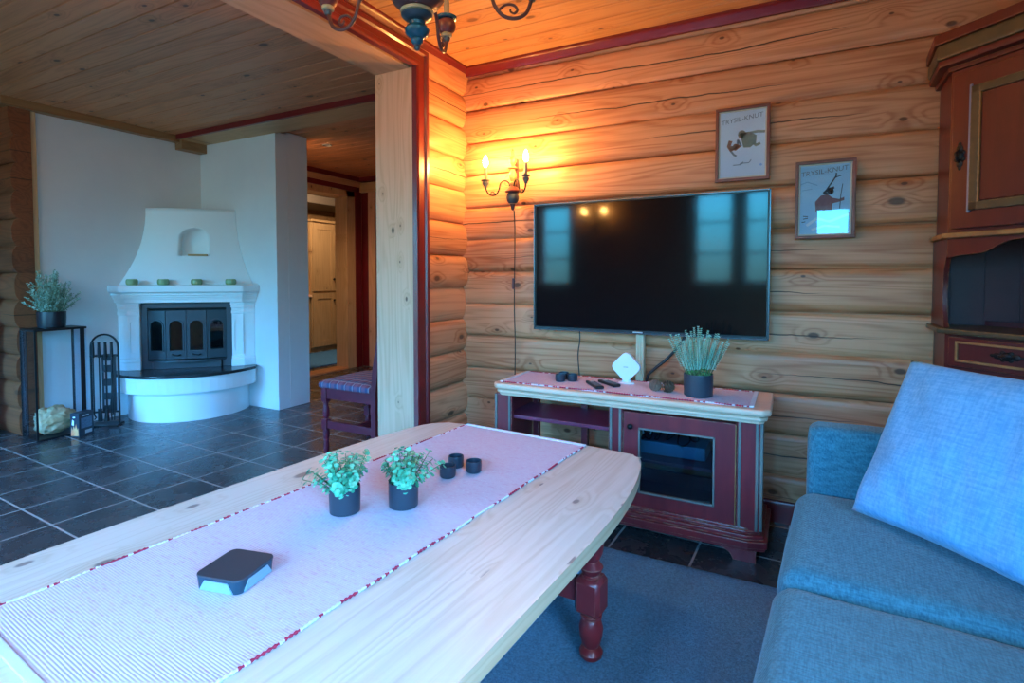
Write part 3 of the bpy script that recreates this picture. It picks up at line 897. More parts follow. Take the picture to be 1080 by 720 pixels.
def cone(label, x, y, tilt, az):
    r = thing('pine_cone', label, 'pine cone', (x, y, BZ), az, 'pine cones on the bench')
    b = MB()
    mt = Matrix.Translation((0, 0, .0245)) @ Matrix.Rotation(tilt, 4, 'X')
    b.ball((0, 0, 0), .017, 12, 8, (1, 1, 1.35), )
    for k in range(70):
        u = (k + .5) / 70; th = k * 2.39996
        z = -.026 + .052 * u; rad = .019 * math.sin(math.acos(max(-1, min(1, (u - .42) * 1.75)))) + .004
        m = Matrix.Translation((rad * math.cos(th), rad * math.sin(th), z)) @ Matrix.Rotation(th, 4, 'Z') @ Matrix.Rotation(R(-35 + 50 * u), 4, 'Y')
        bb = bmesh.ops.create_uvsphere(b.bm, u_segments=6, v_segments=4, radius=1, matrix=m @ Matrix.Diagonal((.0065, .0058, .0022, 1)))
    b.xf(mt)
    b.build('scales', M['cone'], r, smooth=60)
    MB().tube([(0, 0, -.028), (0, 0, -.034)], .003, 6).xf(mt).build('stalk', M['stemm'], r)
    return r
cone('left hand brown pine cone on the bench runner', -.558, 2.505, R(70), R(20))
cone('right hand pine cone with pale tip touching the first one', -.497, 2.500, R(80), R(75))

def pot_prof(r, h, base=.9):
    return [(0, 0), (r * base * .93, 0), (r * base, h * .03), (r * .985, h * .25), (r, h * .6), (r, h * .97), (r * .985, h), (r * .93, h), (r * .915, h * .95), (r * .91, h * .80), (0, h * .80)]
r = thing('potted_heather', 'pale green upright heather in a dark blue pot on the television bench', 'potted plant', (-.365, 2.49, BZ))
MB().lathe(pot_prof(.063, .098, .97), seg=36).build('pot', M['pot'], r)
MB().lathe([(0, .080), (.056, .080), (.056, .086), (0, .088)], seg=20).build('soil', M['soil'], r)
b = MB(); bs = MB(); rr = random.Random(5)
for k in range(64):
    th = k * 2.4; rad = .048 * math.sqrt((k + .5) / 64)
    lean = .18 + rad * 8.5 * .12 / .05 * .5 + rr.uniform(-.05, .08)
    L = rr.uniform(.15, .225) * (1.06 - rad * 4)
    p0 = Vector((rad * math.cos(th), rad * math.sin(th), .085))
    lean *= rad / .05 * .75
    dirv = Vector((math.cos(th) * math.sin(lean), math.sin(th) * math.sin(lean), math.cos(lean)))
    p1 = p0 + dirv * L
    bs.tube([p0, p0 + dirv * L * .5, p1], [.0016, .0013, .0008], 5)
    nn = int(L / .0085)
    X = dirv.orthogonal().normalized(); Y = dirv.cross(X)
    for i in range(nn):
        u = (i + .5) / nn
        if u < .22: continue
        wd_ = .0118 * (1.1 - u * .6)
        for q in range(5):
            a = q * 2 * PI / 5 + i * .7 + rr.uniform(-.3, .3)
            o_ = X * math.cos(a) + Y * math.sin(a)
            tip = p0 + dirv * (L * u + .007) + o_ * wd_
            bse = p0 + dirv * (L * u)
            sd = dirv.cross(o_) * .0022
            b.quad(bse - sd * .5, bse + o_ * wd_ * .6 - sd + dirv * .003, tip, bse + o_ * wd_ * .6 + sd + dirv * .003)
b.open = True
b.build('spikes', M['heather'], r, smooth=0)
bs.build('stems', M['stemm'], r)
b = MB(); b.open = True
for k in range(420):
    th = rr.uniform(0, 2 * PI); rad = .052 * math.sqrt(rr.random()); z = .088 + rr.uniform(0, .045)
    c = Vector((rad * math.cos(th), rad * math.sin(th), z)); d1 = Vector((rr.uniform(-1, 1), rr.uniform(-1, 1), rr.uniform(.2, 1))).normalized() * .010; d2 = d1.orthogonal().normalized() * .0022
    b.quad(c, c + d1 * .5 + d2, c + d1, c + d1 * .5 - d2)
b.build('foot_leaves', M['heather_base'], r, smooth=0, label='bright green lower leaves')

# cords behind the television
def cord(name, label, pts, rad, m, seg=7):
    o = MB().tube(pts, rad, seg).build(name, m, smooth=180); tag(o, label, 'cord'); return o
def spline(P, n=10):
    P = [Vector(p) for p in P]; out = []
    for i in range(len(P) - 1):
        p0, p1, p2, p3 = P[max(i - 1, 0)], P[i], P[i + 1], P[min(i + 2, len(P) - 1)]
        for k in range(n):
            t_ = k / n
            out.append(.5 * ((2 * p1) + (-p0 + p2) * t_ + (2 * p0 - 5 * p1 + 4 * p2 - p3) * t_ ** 2 + (-p0 + 3 * p1 - 3 * p2 + p3) * t_ ** 3))
    out.append(P[-1]); return out
cord('power_cord', 'thick black cable running diagonally from the television to the bench', spline([(-.48, 2.81, .870), (-.50, 2.80, .83), (-.56, 2.775, .755), (-.62, 2.76, .70), (-.655, 2.755, .655), (-.66, 2.765, .56), (-.66, 2.77, .40)]), .0075, M['black_plastic'])
cord('aerial_cord', 'thin dark cord hanging from the television left of the router', spline([(-1.045, 2.81, .872), (-1.040, 2.80, .82), (-1.05, 2.80, .74), (-1.043, 2.80, .64), (-1.03, 2.80, .50), (-.95, 2.80, .33)]), .0032, M['black_plastic'])
b = MB(); b.box(-.722, -.680, 2.780, 2.819, .0, .885, .003)
for q in range(3): b.box(-.717 + .0135 * q, -.709 + .0135 * q, 2.775, 2.782, .0, .885, .002)
o = b.build('cable_trunking', wood('pale trunking', (.68, .56, .38), (.54, .42, .26), 'Z', 'X', None, 0, .45, .1)); tag(o, 'pale ribbed cable cover running down the wall behind the router', 'cable cover')

# ------------------------------------------------------------------ framed ski posters
def lettering(root, parent, body, size, x, z, y, m, rot=0., arcup=0., shear=.15):
    tm = text_mesh(body, size, .0003, shear, 1.02)
    bm_ = tm.bm
    for v in bm_.verts:
        v.co.y += arcup * v.co.x + arcup * 3.0 * v.co.x ** 2
    tm.xf(Matrix.Translation((x, y, z)) @ Matrix.Rotation(rot, 4, 'Y') @ Matrix.Rotation(R(90), 4, 'X'))
    return tm.build('lettering', m, parent, smooth=0, label='thin grey title lettering')
M['sheet1'] = mat('pale lilac poster paper', (.80, .78, .82), .55, c2=(.74, .75, .82), nscale=5)
M['sheet2'] = mat('sky blue poster paper', (.46, .72, .84), .55, c2=(.36, .63, .80), nscale=4, nvec=(1, 1, 2))
M['ink_grey'] = mat('grey ink', (.20, .22, .26), .7)
M['ink_ochre'] = mat('fawn ink', (.36, .27, .17), .7, c2=(.28, .22, .16), nscale=60)
M['ink_red'] = mat('brick red ink', (.42, .09, .05), .7, c2=(.36, .13, .06), nscale=60)
M['ink_dark'] = mat('dark blue ink', (.03, .06, .10), .7)
M['ink_pink'] = mat('dull pink ink', (.32, .15, .16), .7, c2=(.26, .11, .12), nscale=60)
M['ink_snow'] = mat('snow white ink', (.78, .84, .86), .6)
M['ink_blue'] = mat('pale blue ink', (.28, .45, .72), .7)
def frame(label, x0, x1, z0, z1, sheet):
    r = thing('framed_poster', label, 'picture', ((x0 + x1) / 2, 2.805, (z0 + z1) / 2), 0, 'framed ski posters on the log wall')
    w, h = (x1 - x0) / 2, (z1 - z0) / 2
    f = .014
    b = MB()
    def ring(o, i, ya, yb):
        for q in ((-w + o, w - o, -h + o, -h + i), (-w + o, w - o, h - i, h - o), (-w + o, -w + i, -h + i, h - i), (w - i, w - o, -h + i, h - i)):
            b.box(q[0], q[1], ya, yb, q[2], q[3], .002)
    ring(0, f, -.012, .010)
    b.build('frame', M['leather_frame'], r)
    b = MB(); ring(f, f + .007, -.004, .006); b.build('slip', M['frame_slip'], r, label='pale inner slip')
    MB().box(-w + f, w - f, .0, .006, -h + f, h - f).build('poster', sheet, r)
    MB().box(-w + f, w - f, -.0035, -.0025, -h + f, h - f).build('glazing', M['glass'], r)
    MB().box(-w + .004, w - .004, .006, .012, -h + .004, h - .004).build('backing', M['soot'], r)
    return r
YI = -.0006
def ink(r, polys, m, name='figure'):
    b = MB()
    for p in polys: b.prism(p, 'Y', YI - .0003, YI)
    return b.build(name, m, r, smooth=0)
def stroke(pts, w):
    L, Rr = [], []
    for i, p in enumerate(pts):
        a = Vector(pts[max(i - 1, 0)]); c = Vector(pts[min(i + 1, len(pts) - 1)]); d = (c - a).normalized(); nrm = Vector((-d.y, d.x)) * w / 2
        L.append((p[0] + nrm.x, p[1] + nrm.y)); Rr.append((p[0] - nrm.x, p[1] - nrm.y))
    return L + Rr[::-1]
def blob(cx, cz, rx, rz, n=14, jit=0., seed=1):
    q = random.Random(seed); return [(cx + rx * math.cos(2 * PI * i / n) * (1 + q.uniform(-jit, jit)), cz + rz * math.sin(2 * PI * i / n) * (1 + q.uniform(-jit, jit))) for i in range(n)]
r1 = frame('upper left pale ski poster with a tumbling skier in a walnut frame', -.344, -.104, 1.631, 1.982, M['sheet1'])
lettering(r1, r1, 'TRYSIL-KNUT', .030, -.004, .118, -.0008, M['ink_grey'], R(-7), .0)
ink(r1, [blob(-.002, .045, .018, .020), [(-.012, .05), (.028, .055), (.062, .035), (.06, .0), (.035, -.020), (.005, -.018), (-.004, .02)], stroke([(.03, .048), (.065, .052), (.098, .048)], .012), stroke([(.045, .005), (.06, -.012), (.078, -.004)], .014)], M['ink_ochre'], 'tumbling_figure')
ink(r1, [stroke([(-.052, .020), (-.060, -.005), (-.045, -.030)], .018), stroke([(-.052, -.012), (-.030, -.020), (-.012, -.005)], .018), blob(-.030, -.008, .012, .012)], M['ink_red'], 'red_scarf')
ink(r1, [stroke([(-.05, -.03), (-.035, -.05), (-.025, -.055)], .009), stroke([(-.04, -.098), (-.005, -.098), (.005, -.085)], .004), stroke([(-.01, -.092), (.03, -.092), (.04, -.078)], .004), stroke([(-.018, .02), (-.005, -.01)], .008), blob(-.02, .012, .006, .012)], M['ink_grey'], 'skis')
ink(r1, [blob(.082, -.105, .006, .006)], M['ink_blue'], 'printed_mark')
r2 = frame('lower right blue ski poster of a skier carrying skis in a walnut frame', .004, .240, 1.345, 1.695, M['sheet2'])
lettering(r2, r2, 'TRYSIL-KNUT', .030, -.004, .125, -.0008, M['ink_grey'], R(-6), .0)
ink(r2, [[(-.035, -.055), (-.038, -.01), (-.015, .018), (.012, .022), (.030, .005), (.055, -.002), (.075, .006), (.075, -.008), (.05, -.016), (.030, -.020), (.030, -.055)]], M['ink_pink'], 'skier_jacket')
ink(r2, [blob(.022, .034, .013, .014), stroke([(-.005, .026), (.012, .045), (.036, .050)], .011), stroke([(-.004, .028), (.010, .024)], .010), stroke([(.008, .045), (.030, .080), (.042, .100), (.043, .115)], .006), stroke([(.034, .090), (.048, .098), (.062, .102)], .004), stroke([(.068, .065), (.062, .02), (.058, -.045)], .003)], M['ink_dark'], 'skis_and_cap')
ink(r2, [blob(.024, .035, .008, .009)], mat('face ink', (.42, .32, .34), .7), 'skier_face')
ink(r2, [stroke([(-.10, .07), (-.07, .082), (-.03, .065)], .004), stroke([(-.09, .045), (-.05, .05)], .003)], mat('pale mountain ink', (.24, .45, .62), .7), 'mountain_lines')
ink(r2, [stroke([(-.085, -.072), (-.065, -.075)], .004), stroke([(-.085, -.085), (-.065, -.082)], .004), stroke([(-.09, -.10), (-.075, -.097)], .004)], M['ink_dark'], 'print_mark')
ink(r2, [stroke([(-.07, -.115), (-.03, -.085), (.02, -.10), (.095, -.07)], .012), stroke([(-.05, -.135), (.0, -.118), (.06, -.125)], .01)], M['ink_snow'], 'snow_slope')

# ------------------------------------------------------------------ wall sconce
def sconce(label, cx, cy, zc_, face):
    """face = -1: hangs on a wall at +y of it (arms come towards -y)"""
    r = thing('wall_sconce', label, 'wall lamp', (cx, cy, zc_), 0 if face < 0 else PI)
    # local: wall plane at y=0, lamp at negative y; z=0 at underside tip
    cY = -.048
    MB().lathe([(0, 0), (.006, .004), (.010, .012), (.013, .030), (.020, .040)], (0, cY, 0), 20).build('finial', M['brown_paint'], r)
    MB().lathe([(.016, .036), (.022, .040), (.034, .055), (.038, .075), (.034, .095), (.024, .103)], (0, cY, 0), 24).build('bowl', M['navy_paint'], r)
    MB().lathe([(.020, .036), (.024, .038), (.020, .043)], (0, cY, 0), 24).build('band', M['cream_paint'], r)
    MB().lathe([(.024, .102), (.044, .106), (.046, .112), (.036, .124), (.022, .136), (.016, .140)], (0, cY, 0), 24).build('collar', M['red_ball'], r)
    MB().lathe([(.012, .139), (.018, .150), (.020, .158), (.013, .166), (.018, .176), (.024, .195), (.020, .215), (.012, .232), (.014, .238)], (0, cY, 0), 24).build('column', M['gilt'], r)
    MB().lathe([(.014, .236), (.030, .241), (.031, .246), (.014, .252), (.012, .262), (.020, .275), (.024, .290), (.018, .304), (.009, .314), (.012, .320), (.009, .330), (.012, .340), (0, .356)], (0, cY, 0), 24).build('turned_top', M['gilt'], r)
    MB().box(-.020, .020, -.030, -.004, .10, .30, .006).build('back_plate', M['brown_paint'], r)
    for sx, ang in ((-1, R(205)), (1, R(-35))):
        dx, dy = math.cos(ang), math.sin(ang)
        def P(u, z): return (dx * u, cY + dy * u, z)
        arm = MB()
        arm.tube(spline([P(.015, .13), P(.022, .158), P(.045, .172), P(.070, .158), P(.080, .120), P(.098, .092), P(.128, .090), P(.148, .108), P(.156, .132)], 6), .0042, 8)
        arm.tube(spline([P(.10, .092), P(.113, .108), P(.126, .104), P(.120, .096)], 5), .0028, 6)
        a = arm.build('arm', M['iron'], r, smooth=180)
        cup = MB().lathe([(0, .128), (.008, .130), (.010, .142), (.018, .150), (.020, .162), (.014, .170), (.026, .173), (.027, .178), (.010, .180)], P(.157, 0), 20)
        cup.build('cup', M['grey_turn'], a)
        MB().lathe([(.0095, .178), (.0095, .250), (0, .251)], P(.157, 0), 16).build('sleeve', M['sleeve'], a)
        MB().lathe([(0, .250), (.006, .251), (.013, .266), (.0145, .278), (.010, .298), (.004, .312), (0, .318)], P(.157, 0), 10).build('bulb', M['bulb'], a, label='lit candle bulb')
    return r
sconce('two armed candle wall lamp with lit bulbs on the log wall left of the television', -1.442, 2.815, 1.555, -1)
sconce('matching two armed wall lamp behind the camera, mirrored in the television', -2.40, YB + .012, 1.78, 1)
b = MB(); pts = spline([(-1.442, 2.785, 1.56), (-1.445, 2.800, 1.45), (-1.446, 2.80, 1.25), (-1.448, 2.80, 1.0), (-1.443, 2.80, .80), (-1.446, 2.805, .64), (-1.45, 2.80, .45)], 8)
r = thing('lamp_cord', 'thin dark cord with an inline switch hanging down from the lit wall lamp', 'cord', (-1.445, 2.80, .45))
MB().tube(pts, .003, 6).build('cord', M['iron'], r, smooth=180, world=True)
MB().box(-1.4555, -1.4405, 2.780, 2.797, 1.10, 1.165, .005).build('switch', M['brown_paint'], r, world=True)

# ------------------------------------------------------------------ corner cabinet
t = thing('corner_cabinet', 'brick red corner cabinet with panel door and scalloped open niche', 'corner cabinet', (.524, 2.606, 0), R(-45))
def cpl(o, y1=.679):
    return [(0 - o * .41, -o), (.696 + o * .41, -o), (.8615 + o * .7, .1655 - o * .7), (.348, .679), (-.1655 - o * .7, .1655 - o * .7)]
def cplx(o):   # stays inside both walls
    s2 = o
    return [(0 - o * .41, -o), (.696 + o * .41, -o), (.8615 + o * .29, .1655 - o * .71), (.8615, .1655), (.348, .660), (-.1655, .1655), (-.1655 - o * .29, .1655 - o * .71)]
cplain = [(0, 0), (.696, 0), (.85, .1655), (.348, .660), (-.154, .1655)]
MB().prism(cplain, 'Z', 0, .955).build('lower_carcass', M['cab_red'], t, smooth=20)
MB().prism(cplain, 'Z', 1.318, 1.96).build('upper_carcass', M['cab_red'], t, smooth=20)
# niche walls: shaped side cheeks and plank back
for side in (0, 1):
    out = []
    for i in range(25):
        u = i / 24; z = .955 + .363 * u
        rec = .055 * math.sin(PI * min(1, max(0, (u - .02) / .80))) ** .6 if u < .82 else 0.
        rec = rec if u < .82 else max(0, .055 * 0)
        out.append((.234 - rec, z))
    poly = [(.0, .955), *out, (.0, 1.318)]
    b = MB(); b.prism(poly, 'Y', 0, .016)      # x = distance from wall along the cheek
    if side == 0:
        m = Matrix.Translation((-.1655, .1655, 0)) @ Matrix.Rotation(R(-45), 4, 'Z')
    else:
        m = Matrix.Translation((.8615, .1655, 0)) @ Matrix.Rotation(R(-135), 4, 'Z') @ Matrix.Translation((0, -.016, 0))
    b.xf(m); b.build('cheek', M['cab_red'], t, smooth=30)
b = MB()
for s_ in (-1, 1):
    L_ = .66
    q = MB(); q.box(0, L_, 0, .012, .955, 1.318)
    for i_ in range(6): q.box(.03 + i_ * .11, .036 + i_ * .11, -.004, .004, .96, 1.315)
    if s_ < 0: q.xf(Matrix.Translation((-.140, .1725, 0)) @ Matrix.Rotation(R(44.6), 4, 'Z') @ Matrix.Translation((0, -.02, 0)))
    else: q.xf(Matrix.Translation((.348, .640, 0)) @ Matrix.Rotation(R(-44.6), 4, 'Z') @ Matrix.Translation((0, -.02, 0)))
    q.build('niche_back', M['cab_dark'], t, smooth=0, label='dark maroon plank back')
b.bm.free()
MB().prism([(-.13, .165), (.0, .02), (.70, .02), (.82, .165), (.348, .63)], 'Z', .950, .962).build('niche_floor', M['cab_dark'], t, smooth=0)
MB().box(-.02, .72, .255, .275, .962, .995, .002).build('niche_rail', M['cab_dark'], t)
# scalloped apron
top, N_ = 1.318, 28
ap = []
for i in range(N_ + 1):
    u = i / N_; s_ = .696 * u
    v_ = min(u, 1 - u) * 2
    if v_ < .30: z = 1.245 + .012 * math.sin(v_ / .30 * PI / 2)
    elif v_ < .62: z = 1.257 + .045 * (.5 - .5 * math.cos((v_ - .30) / .32 * PI))
    else: z = 1.302 + .004 * math.sin((v_ - .62) / .38 * PI / 2)
    ap.append((s_, z))
b = MB(); b.prism([(0, top), *ap, (.696, top)], 'Y', 0, .018); b.build('apron', M['cab_red'], t, smooth=30)
MB().prism(cplx(.020), 'Z', 1.318, 1.338, .005).build('moulding', M['ochre'], t, smooth=30)
MB().prism(cplx(.028), 'Z', .955, .975, .006).build('moulding', M['olive'], t, smooth=30)
# crown
b = MB(); b.prism(cplx(.012), 'Z', 1.945, 1.965, .004); b.prism(cplx(.045), 'Z', 1.962, 1.99, .008); b.prism(cplx(.062), 'Z', 2.045, 2.085, .006)
b.build('crown', M['cab_red'], t, smooth=30)
MB().prism(cplx(.053), 'Z', 1.988, 2.047, .012).build('crown_band', M['olive'], t, smooth=30)
# upper door
d = MB(); d.box(.018, .678, -.020, 0.0, 1.352, 1.925, .004); door = d.build('door', M['cab_red'], t)
b = MB()
for q in ((.085, .115, 1.415, 1.865), (.581, .611, 1.415, 1.865)): b.box(q[0], q[1], -.030, -.018, q[2], q[3], .004)
b.box(.085, .611, -.030, -.018, 1.415, 1.445, .004); b.box(.085, .611, -.030, -.018, 1.835, 1.865, .004)
b.build('panel_moulding', M['olive'], door)
b = MB(); b.box(.078, .088, -.0275, -.018, 1.407, 1.873, .003)
b.build('panel_edge', M['blue_line'], door, label='glossy blue grey edge of the panel')
MB().box(.118, .578, -.026, -.018, 1.448, 1.832, .006).build('panel', M['cab_red'], door)
b = MB(); b.box(.115, .119, -.031, -.02, 1.445, 1.835); b.build('gold_line', M['ochre'], door)
def escutcheon(cx, cz, parent, rot=0., y=-.021):
    b = MB()
    for s_ in (-1, 1):
        b.ball((0, 0, s_ * .028), .012, 10, 6, (1, .35, 1.2)); b.ball((s_ * .011, 0, s_ * .012), .009, 10, 6, (1, .35, 1)); b.ball((-s_ * .011, 0, s_ * .012), .009, 10, 6, (1, .35, 1)); b.ball((0, 0, s_ * .043), .006, 8, 6, (1, .4, 1.6))
    b.ball((0, -.002, 0), .016, 12, 8, (1, .5, 1.1))
    b.tube([(0, -.004, .022), (.0, -.016, .012), (0, -.018, 0), (0, -.016, -.012), (0, -.004, -.022)], .0035, 8)
    b.xf(Matrix.Translation((cx, y, cz)) @ Matrix.Rotation(rot, 4, 'Y'))
    return b.build('handle', M['iron'], parent, label='black wrought handle')
escutcheon(.048, 1.62, door)
# drawer and lower door
d = MB(); d.box(.022, .674, -.016, 0, .835, .945, .004); dr = d.build('drawer', M['cab_red'], t)
b = MB()
for q in ((.05, .646, .853, .862), (.05, .646, .922, .931), (.05, .059, .853, .931), (.637, .646, .853, .931)): b.box(q[0], q[1], -.022, -.014, q[2], q[3], .002)
b.build('drawer_moulding', M['ochre'], dr)
escutcheon(.215, .893, dr, R(90), -.018)
d = MB(); d.box(.022, .674, -.016, 0, .12, .815, .004); ld = d.build('lower_door', M['cab_red'], t)
b = MB(); b.box(.10, .596, -.022, -.014, .2, .74, .01); b.build('lower_panel', M['cab_red'], ld)

# ------------------------------------------------------------------ sofa and cushion
t = thing('sofa', 'blue grey fabric sofa along the right side of the room', 'sofa', (.022, 2.10, 0), R(-4.5))
def cushion(x0, x1, y0, y1, z0, z1, rad, puff, seed=0, name='seat_cushion', par=None, nn=26, m='sofa'):
    b = MB()
    cx, cy, cz = (x0 + x1) / 2, (y0 + y1) / 2, (z0 + z1) / 2
    hx, hy, hz = (x1 - x0) / 2, (y1 - y0) / 2, (z1 - z0) / 2
    bm = b.bm
    bmesh.ops.create_cube(bm, size=2.)
    bmesh.ops.subdivide_edges(bm, edges=bm.edges[:], cuts=nn, use_grid_fill=True)
    for v in bm.verts:
        p = Vector((v.co.x * hx, v.co.y * hy, v.co.z * hz))
        q = Vector((max(-hx + rad, min(hx - rad, p.x)), max(-hy + rad, min(hy - rad, p.y)), max(-hz + rad, min(hz - rad, p.z))))
        d = p - q
        if d.length > 1e-7: p = q + d.normalized() * rad
        u, w = v.co.x, v.co.y
        k = (1 - u * u) * (1 - w * w)
        if v.co.z > 0: p.z += puff * k ** .6 * max(0, v.co.z)
        nz = mnoise.noise(Vector((p.x * 5 + seed, p.y * 5, p.z * 5)))
        p += Vector((nz * .004, nz * .003, nz * .005 if v.co.z > 0 else 0))
        v.co = p + Vector((cx, cy, cz))
    return b.build(name, M[m], par, smooth=180)
cushion(0, .73, -.645, -.002, .26, .438, .055, .018, 1, par=t)
cushion(0, .73, -1.30, -.655, .26, .438, .055, .018, 4, par=t)
cushion(0, .73, -1.955, -1.31, .26, .438, .055, .018, 9, par=t)
cushion(.03, .84, .004, .135, .07, .655, .035, .004, 2, 'arm', t)
cushion(.03, .84, -2.10, -1.96, .07, .655, .035, .004, 6, 'arm', t)
cushion(.735, .86, -1.955, .0, .07, .76, .05, .01, 3, 'backrest', t)
MB().box(.012, .735, -1.955, .0, .075, .258, .012).build('base', M['sofa'], t)
for x, y in ((.07, .06), (.78, .06), (.19, -2.03), (.78, -2.03)):
    MB().lathe([(.02, 0), (.026, .075), (0, .075)], (x, y, 0), 14).build('leg', M['black_plastic'], t)

def pillow_mesh():
    b = MB(); n = 40; h = .25; V = {}
    for side in (1, -1):
        for i in range(n + 1):
            for j in range(n + 1):
                u, w = 2 * i / n - 1, 2 * j / n - 1
                e = (1 - abs(u) ** 2.6) * (1 - abs(w) ** 2.6)
                th = .068 * max(0, e) ** .42
                pin = 1 - .06 * (1 - (abs(u) * abs(w)) ** 1.5) * 1.
                ex = 1 - .045 * (1 - w * w) * abs(u) ** 3
                ey = 1 - .045 * (1 - u * u) * abs(w) ** 3
                x, y = u * h * ex, w * h * ey
                z = side * th
                wr = mnoise.noise(Vector((x * 7, y * 7, side))) * .016 + mnoise.noise(Vector((x * 16 + y * 10, y * 6 - x * 9, 4 + side))) * .010
                z += wr * min(1, th * 25)
                if i in (0, n) or j in (0, n):
                    if side == -1: continue
                    V[(1, i, j)] = V[(-1, i, j)] = b.bm.verts.new((x, y, 0))
                else: V[(side, i, j)] = b.bm.verts.new((x, y, z))
        for i in range(n):
            for j in range(n):
                q = [V[(side, i, j)], V[(side, i + 1, j)], V[(side, i + 1, j + 1)], V[(side, i, j + 1)]] if (side == 1 or True) else None
                if side == -1: q = q[::-1]
                pass
                b.bm.faces.new(q) if False else None
    for side in (1, -1):
        for i in range(n):
            for j in range(n):
                q = [V[(side, i, j)], V[(side, i + 1, j)], V[(side, i + 1, j + 1)], V[(side, i, j + 1)]]
                b.bm.faces.new(q if side == 1 else q[::-1])
    return b
bl = Vector((.197, 1.915, .462)); e1 = Vector((.705, -.705, .0)).normalized(); e2 = Vector((.17, .14, .42)).normalized()
e2 = (e2 - e1 * e2.dot(e1)).normalized(); e3 = e1.cross(e2)
ctr = bl + e1 * .25 + e2 * .238 + e3 * .040
mtx = Matrix(((e1.x, e2.x, e3.x, ctr.x), (e1.y, e2.y, e3.y, ctr.y), (e1.z, e2.z, e3.z, ctr.z), (0, 0, 0, 1)))
o = pillow_mesh().build('cushion', M['pillow'], smooth=180)
o.matrix_world = mtx
tag(o, 'light blue square cushion leaning in the sofa corner', 'cushion')

# ------------------------------------------------------------------ coffee table
TZ = .47
TZ = .456
t = thing('coffee_table', 'long pale pine coffee table on red turned legs', 'table', (0, 0, .0145), R(-4))
def edge_u(v, side):
    base = -.552 if side > 0 else -1.738
    k = max(0, (v - 1.15) / .88); k2 = max(0, (-.07 + .88 - v) / .88 - .0) if v < .8 else 0
    ins = .105 * k ** 3.0 + .105 * max(0, k2 - .0) ** 2.4
    return base - ins if side > 0 else base + ins * .75
outl = []
va, vb = -.07, 2.035
for i in range(37):
    v = va + .03 + (vb - .03 - va - .03) * i / 36; outl.append((edge_u(v, 1), v))
for i in range(1, 6):
    a = i / 6 * PI / 2; outl.append((edge_u(vb, 1) - .03 + .03 * math.cos(a), vb - .03 + .03 * math.sin(a)))
ur, ul = edge_u(vb, 1) - .03, edge_u(vb, -1) + .05
for i in range(0, 13): outl.append((ur + (ul - ur) * i / 12, vb + .016 * math.sin(PI * i / 12) ** .8))
for i in range(36, -1, -1):
    v = va + .03 + (vb - .05 - va - .03) * i / 36; outl.append((edge_u(v, -1), v))
for i in range(0, 13): outl.append((ul + (ur - ul) * i / 12, va - .012 * math.sin(PI * i / 12) ** .8))
b = MB(); b.prism(outl, 'Z', TZ - .042, TZ)
top_f = [f for f in b.bm.faces if len(f.verts) > 10]
ed = [e_ for f in top_f for e_ in f.edges]
bmesh.ops.bevel(b.bm, geom=ed, offset=.013, segments=4, profile=.5, affect='EDGES', clamp_overlap=True)
o = b.build('tabletop', M['table_top'], t, smooth=50)
o.data.materials.append(wood('warm oiled table edge', (.82, .49, .28), (.66, .34, .17), 'Y', 'Z', None, 0, .38, .1))
for p in o.data.polygons:
    if abs(p.normal.z) < .35: p.material_index = 1
leg_prof_top = [(.030, .250), (.022, .258), (.030, .268), (.036, .282), (.028, .292), (.021, .300), (.026, .306), (.034, .325), (.038, .352), (.038, .40), (.036, .43)]
leg_prof_low = [(.0, 0), (.026, 0), (.034, .008), (.036, .020), (.030, .030), (.022, .036), (.028, .046), (.035, .070), (.037, .095), (.030, .118), (.024, .124), (.033, .128), (.033, .136), (.026, .140), (.030, .146)]
for u, v in ((-.632, 1.486), (-1.655, 1.486), (-.632, .47), (-1.655, .47)):
    lg = MB()
    lg.lathe(leg_prof_low, (u, v, 0), 24); lg.lathe(leg_prof_top, (u, v, 0), 24)
    h_ = .041
    lg.box(u - h_, u + h_, v - h_, v + h_, .143, .253, .012, 1)
    lg.build('leg', M['red_turn'], t, smooth=40)
for v in (1.486, .47):
    MB().box(-1.655 + .03, -.632 - .03, v - .016, v + .016, .165, .235, .004).build('stretcher', M['red_turn'], t)
MB().box(-1.143 - .06, -1.143 + .06, .49, 1.47, .165, .19, .004).build('stretcher', M['red_turn'], t)
b = MB()
for q in ((-1.66, -.63, 1.47, 1.50), (-1.66, -.63, .455, .485)): b.box(*q, .37, TZ - .042)
for q in ((-1.67, -1.64), (-.647, -.617)): b.box(q[0], q[1], .49, 1.47, .37, TZ - .042)
b.build('apron', M['red_turn'], t)
rl = Matrix.Rotation(R(-4), 4, 'Z') @ Vector((-1.205, .33, TZ + .0145))
runner('table_runner', 'wide rose and white woven runner with red stitched edges along the coffee table', 'table runner', tuple(rl), R(-4) + R(-.3), 1.705, .605, M['runner'], M['stitch'])
TT = TZ + .0145 + .0052

# candle cups on the table
def cup_t(label, x, y, first=None):
    return dup(first, (x, y, TT), 0, label, 'candle cups on the coffee table') if first else None
c1 = thing('candle_cup', 'front left of three dark candle cups on the coffee table', 'candle cup', (-1.055, 1.535, TT), 0, 'candle cups on the coffee table')
make_cup(.0285, .040).build('cup', M['cup'], c1); MB().lathe([(0, .0178), (.024, .0178), (.024, .021), (0, .0215)], seg=20).build('candle', M['soot'], c1)
dup(c1, (-1.085, 1.632, TT), 0, 'rear one of three dark candle cups on the coffee table', 'candle cups on the coffee table')
dup(c1, (-1.000, 1.618, TT), 0, 'right hand one of three dark candle cups on the coffee table', 'candle cups on the coffee table')

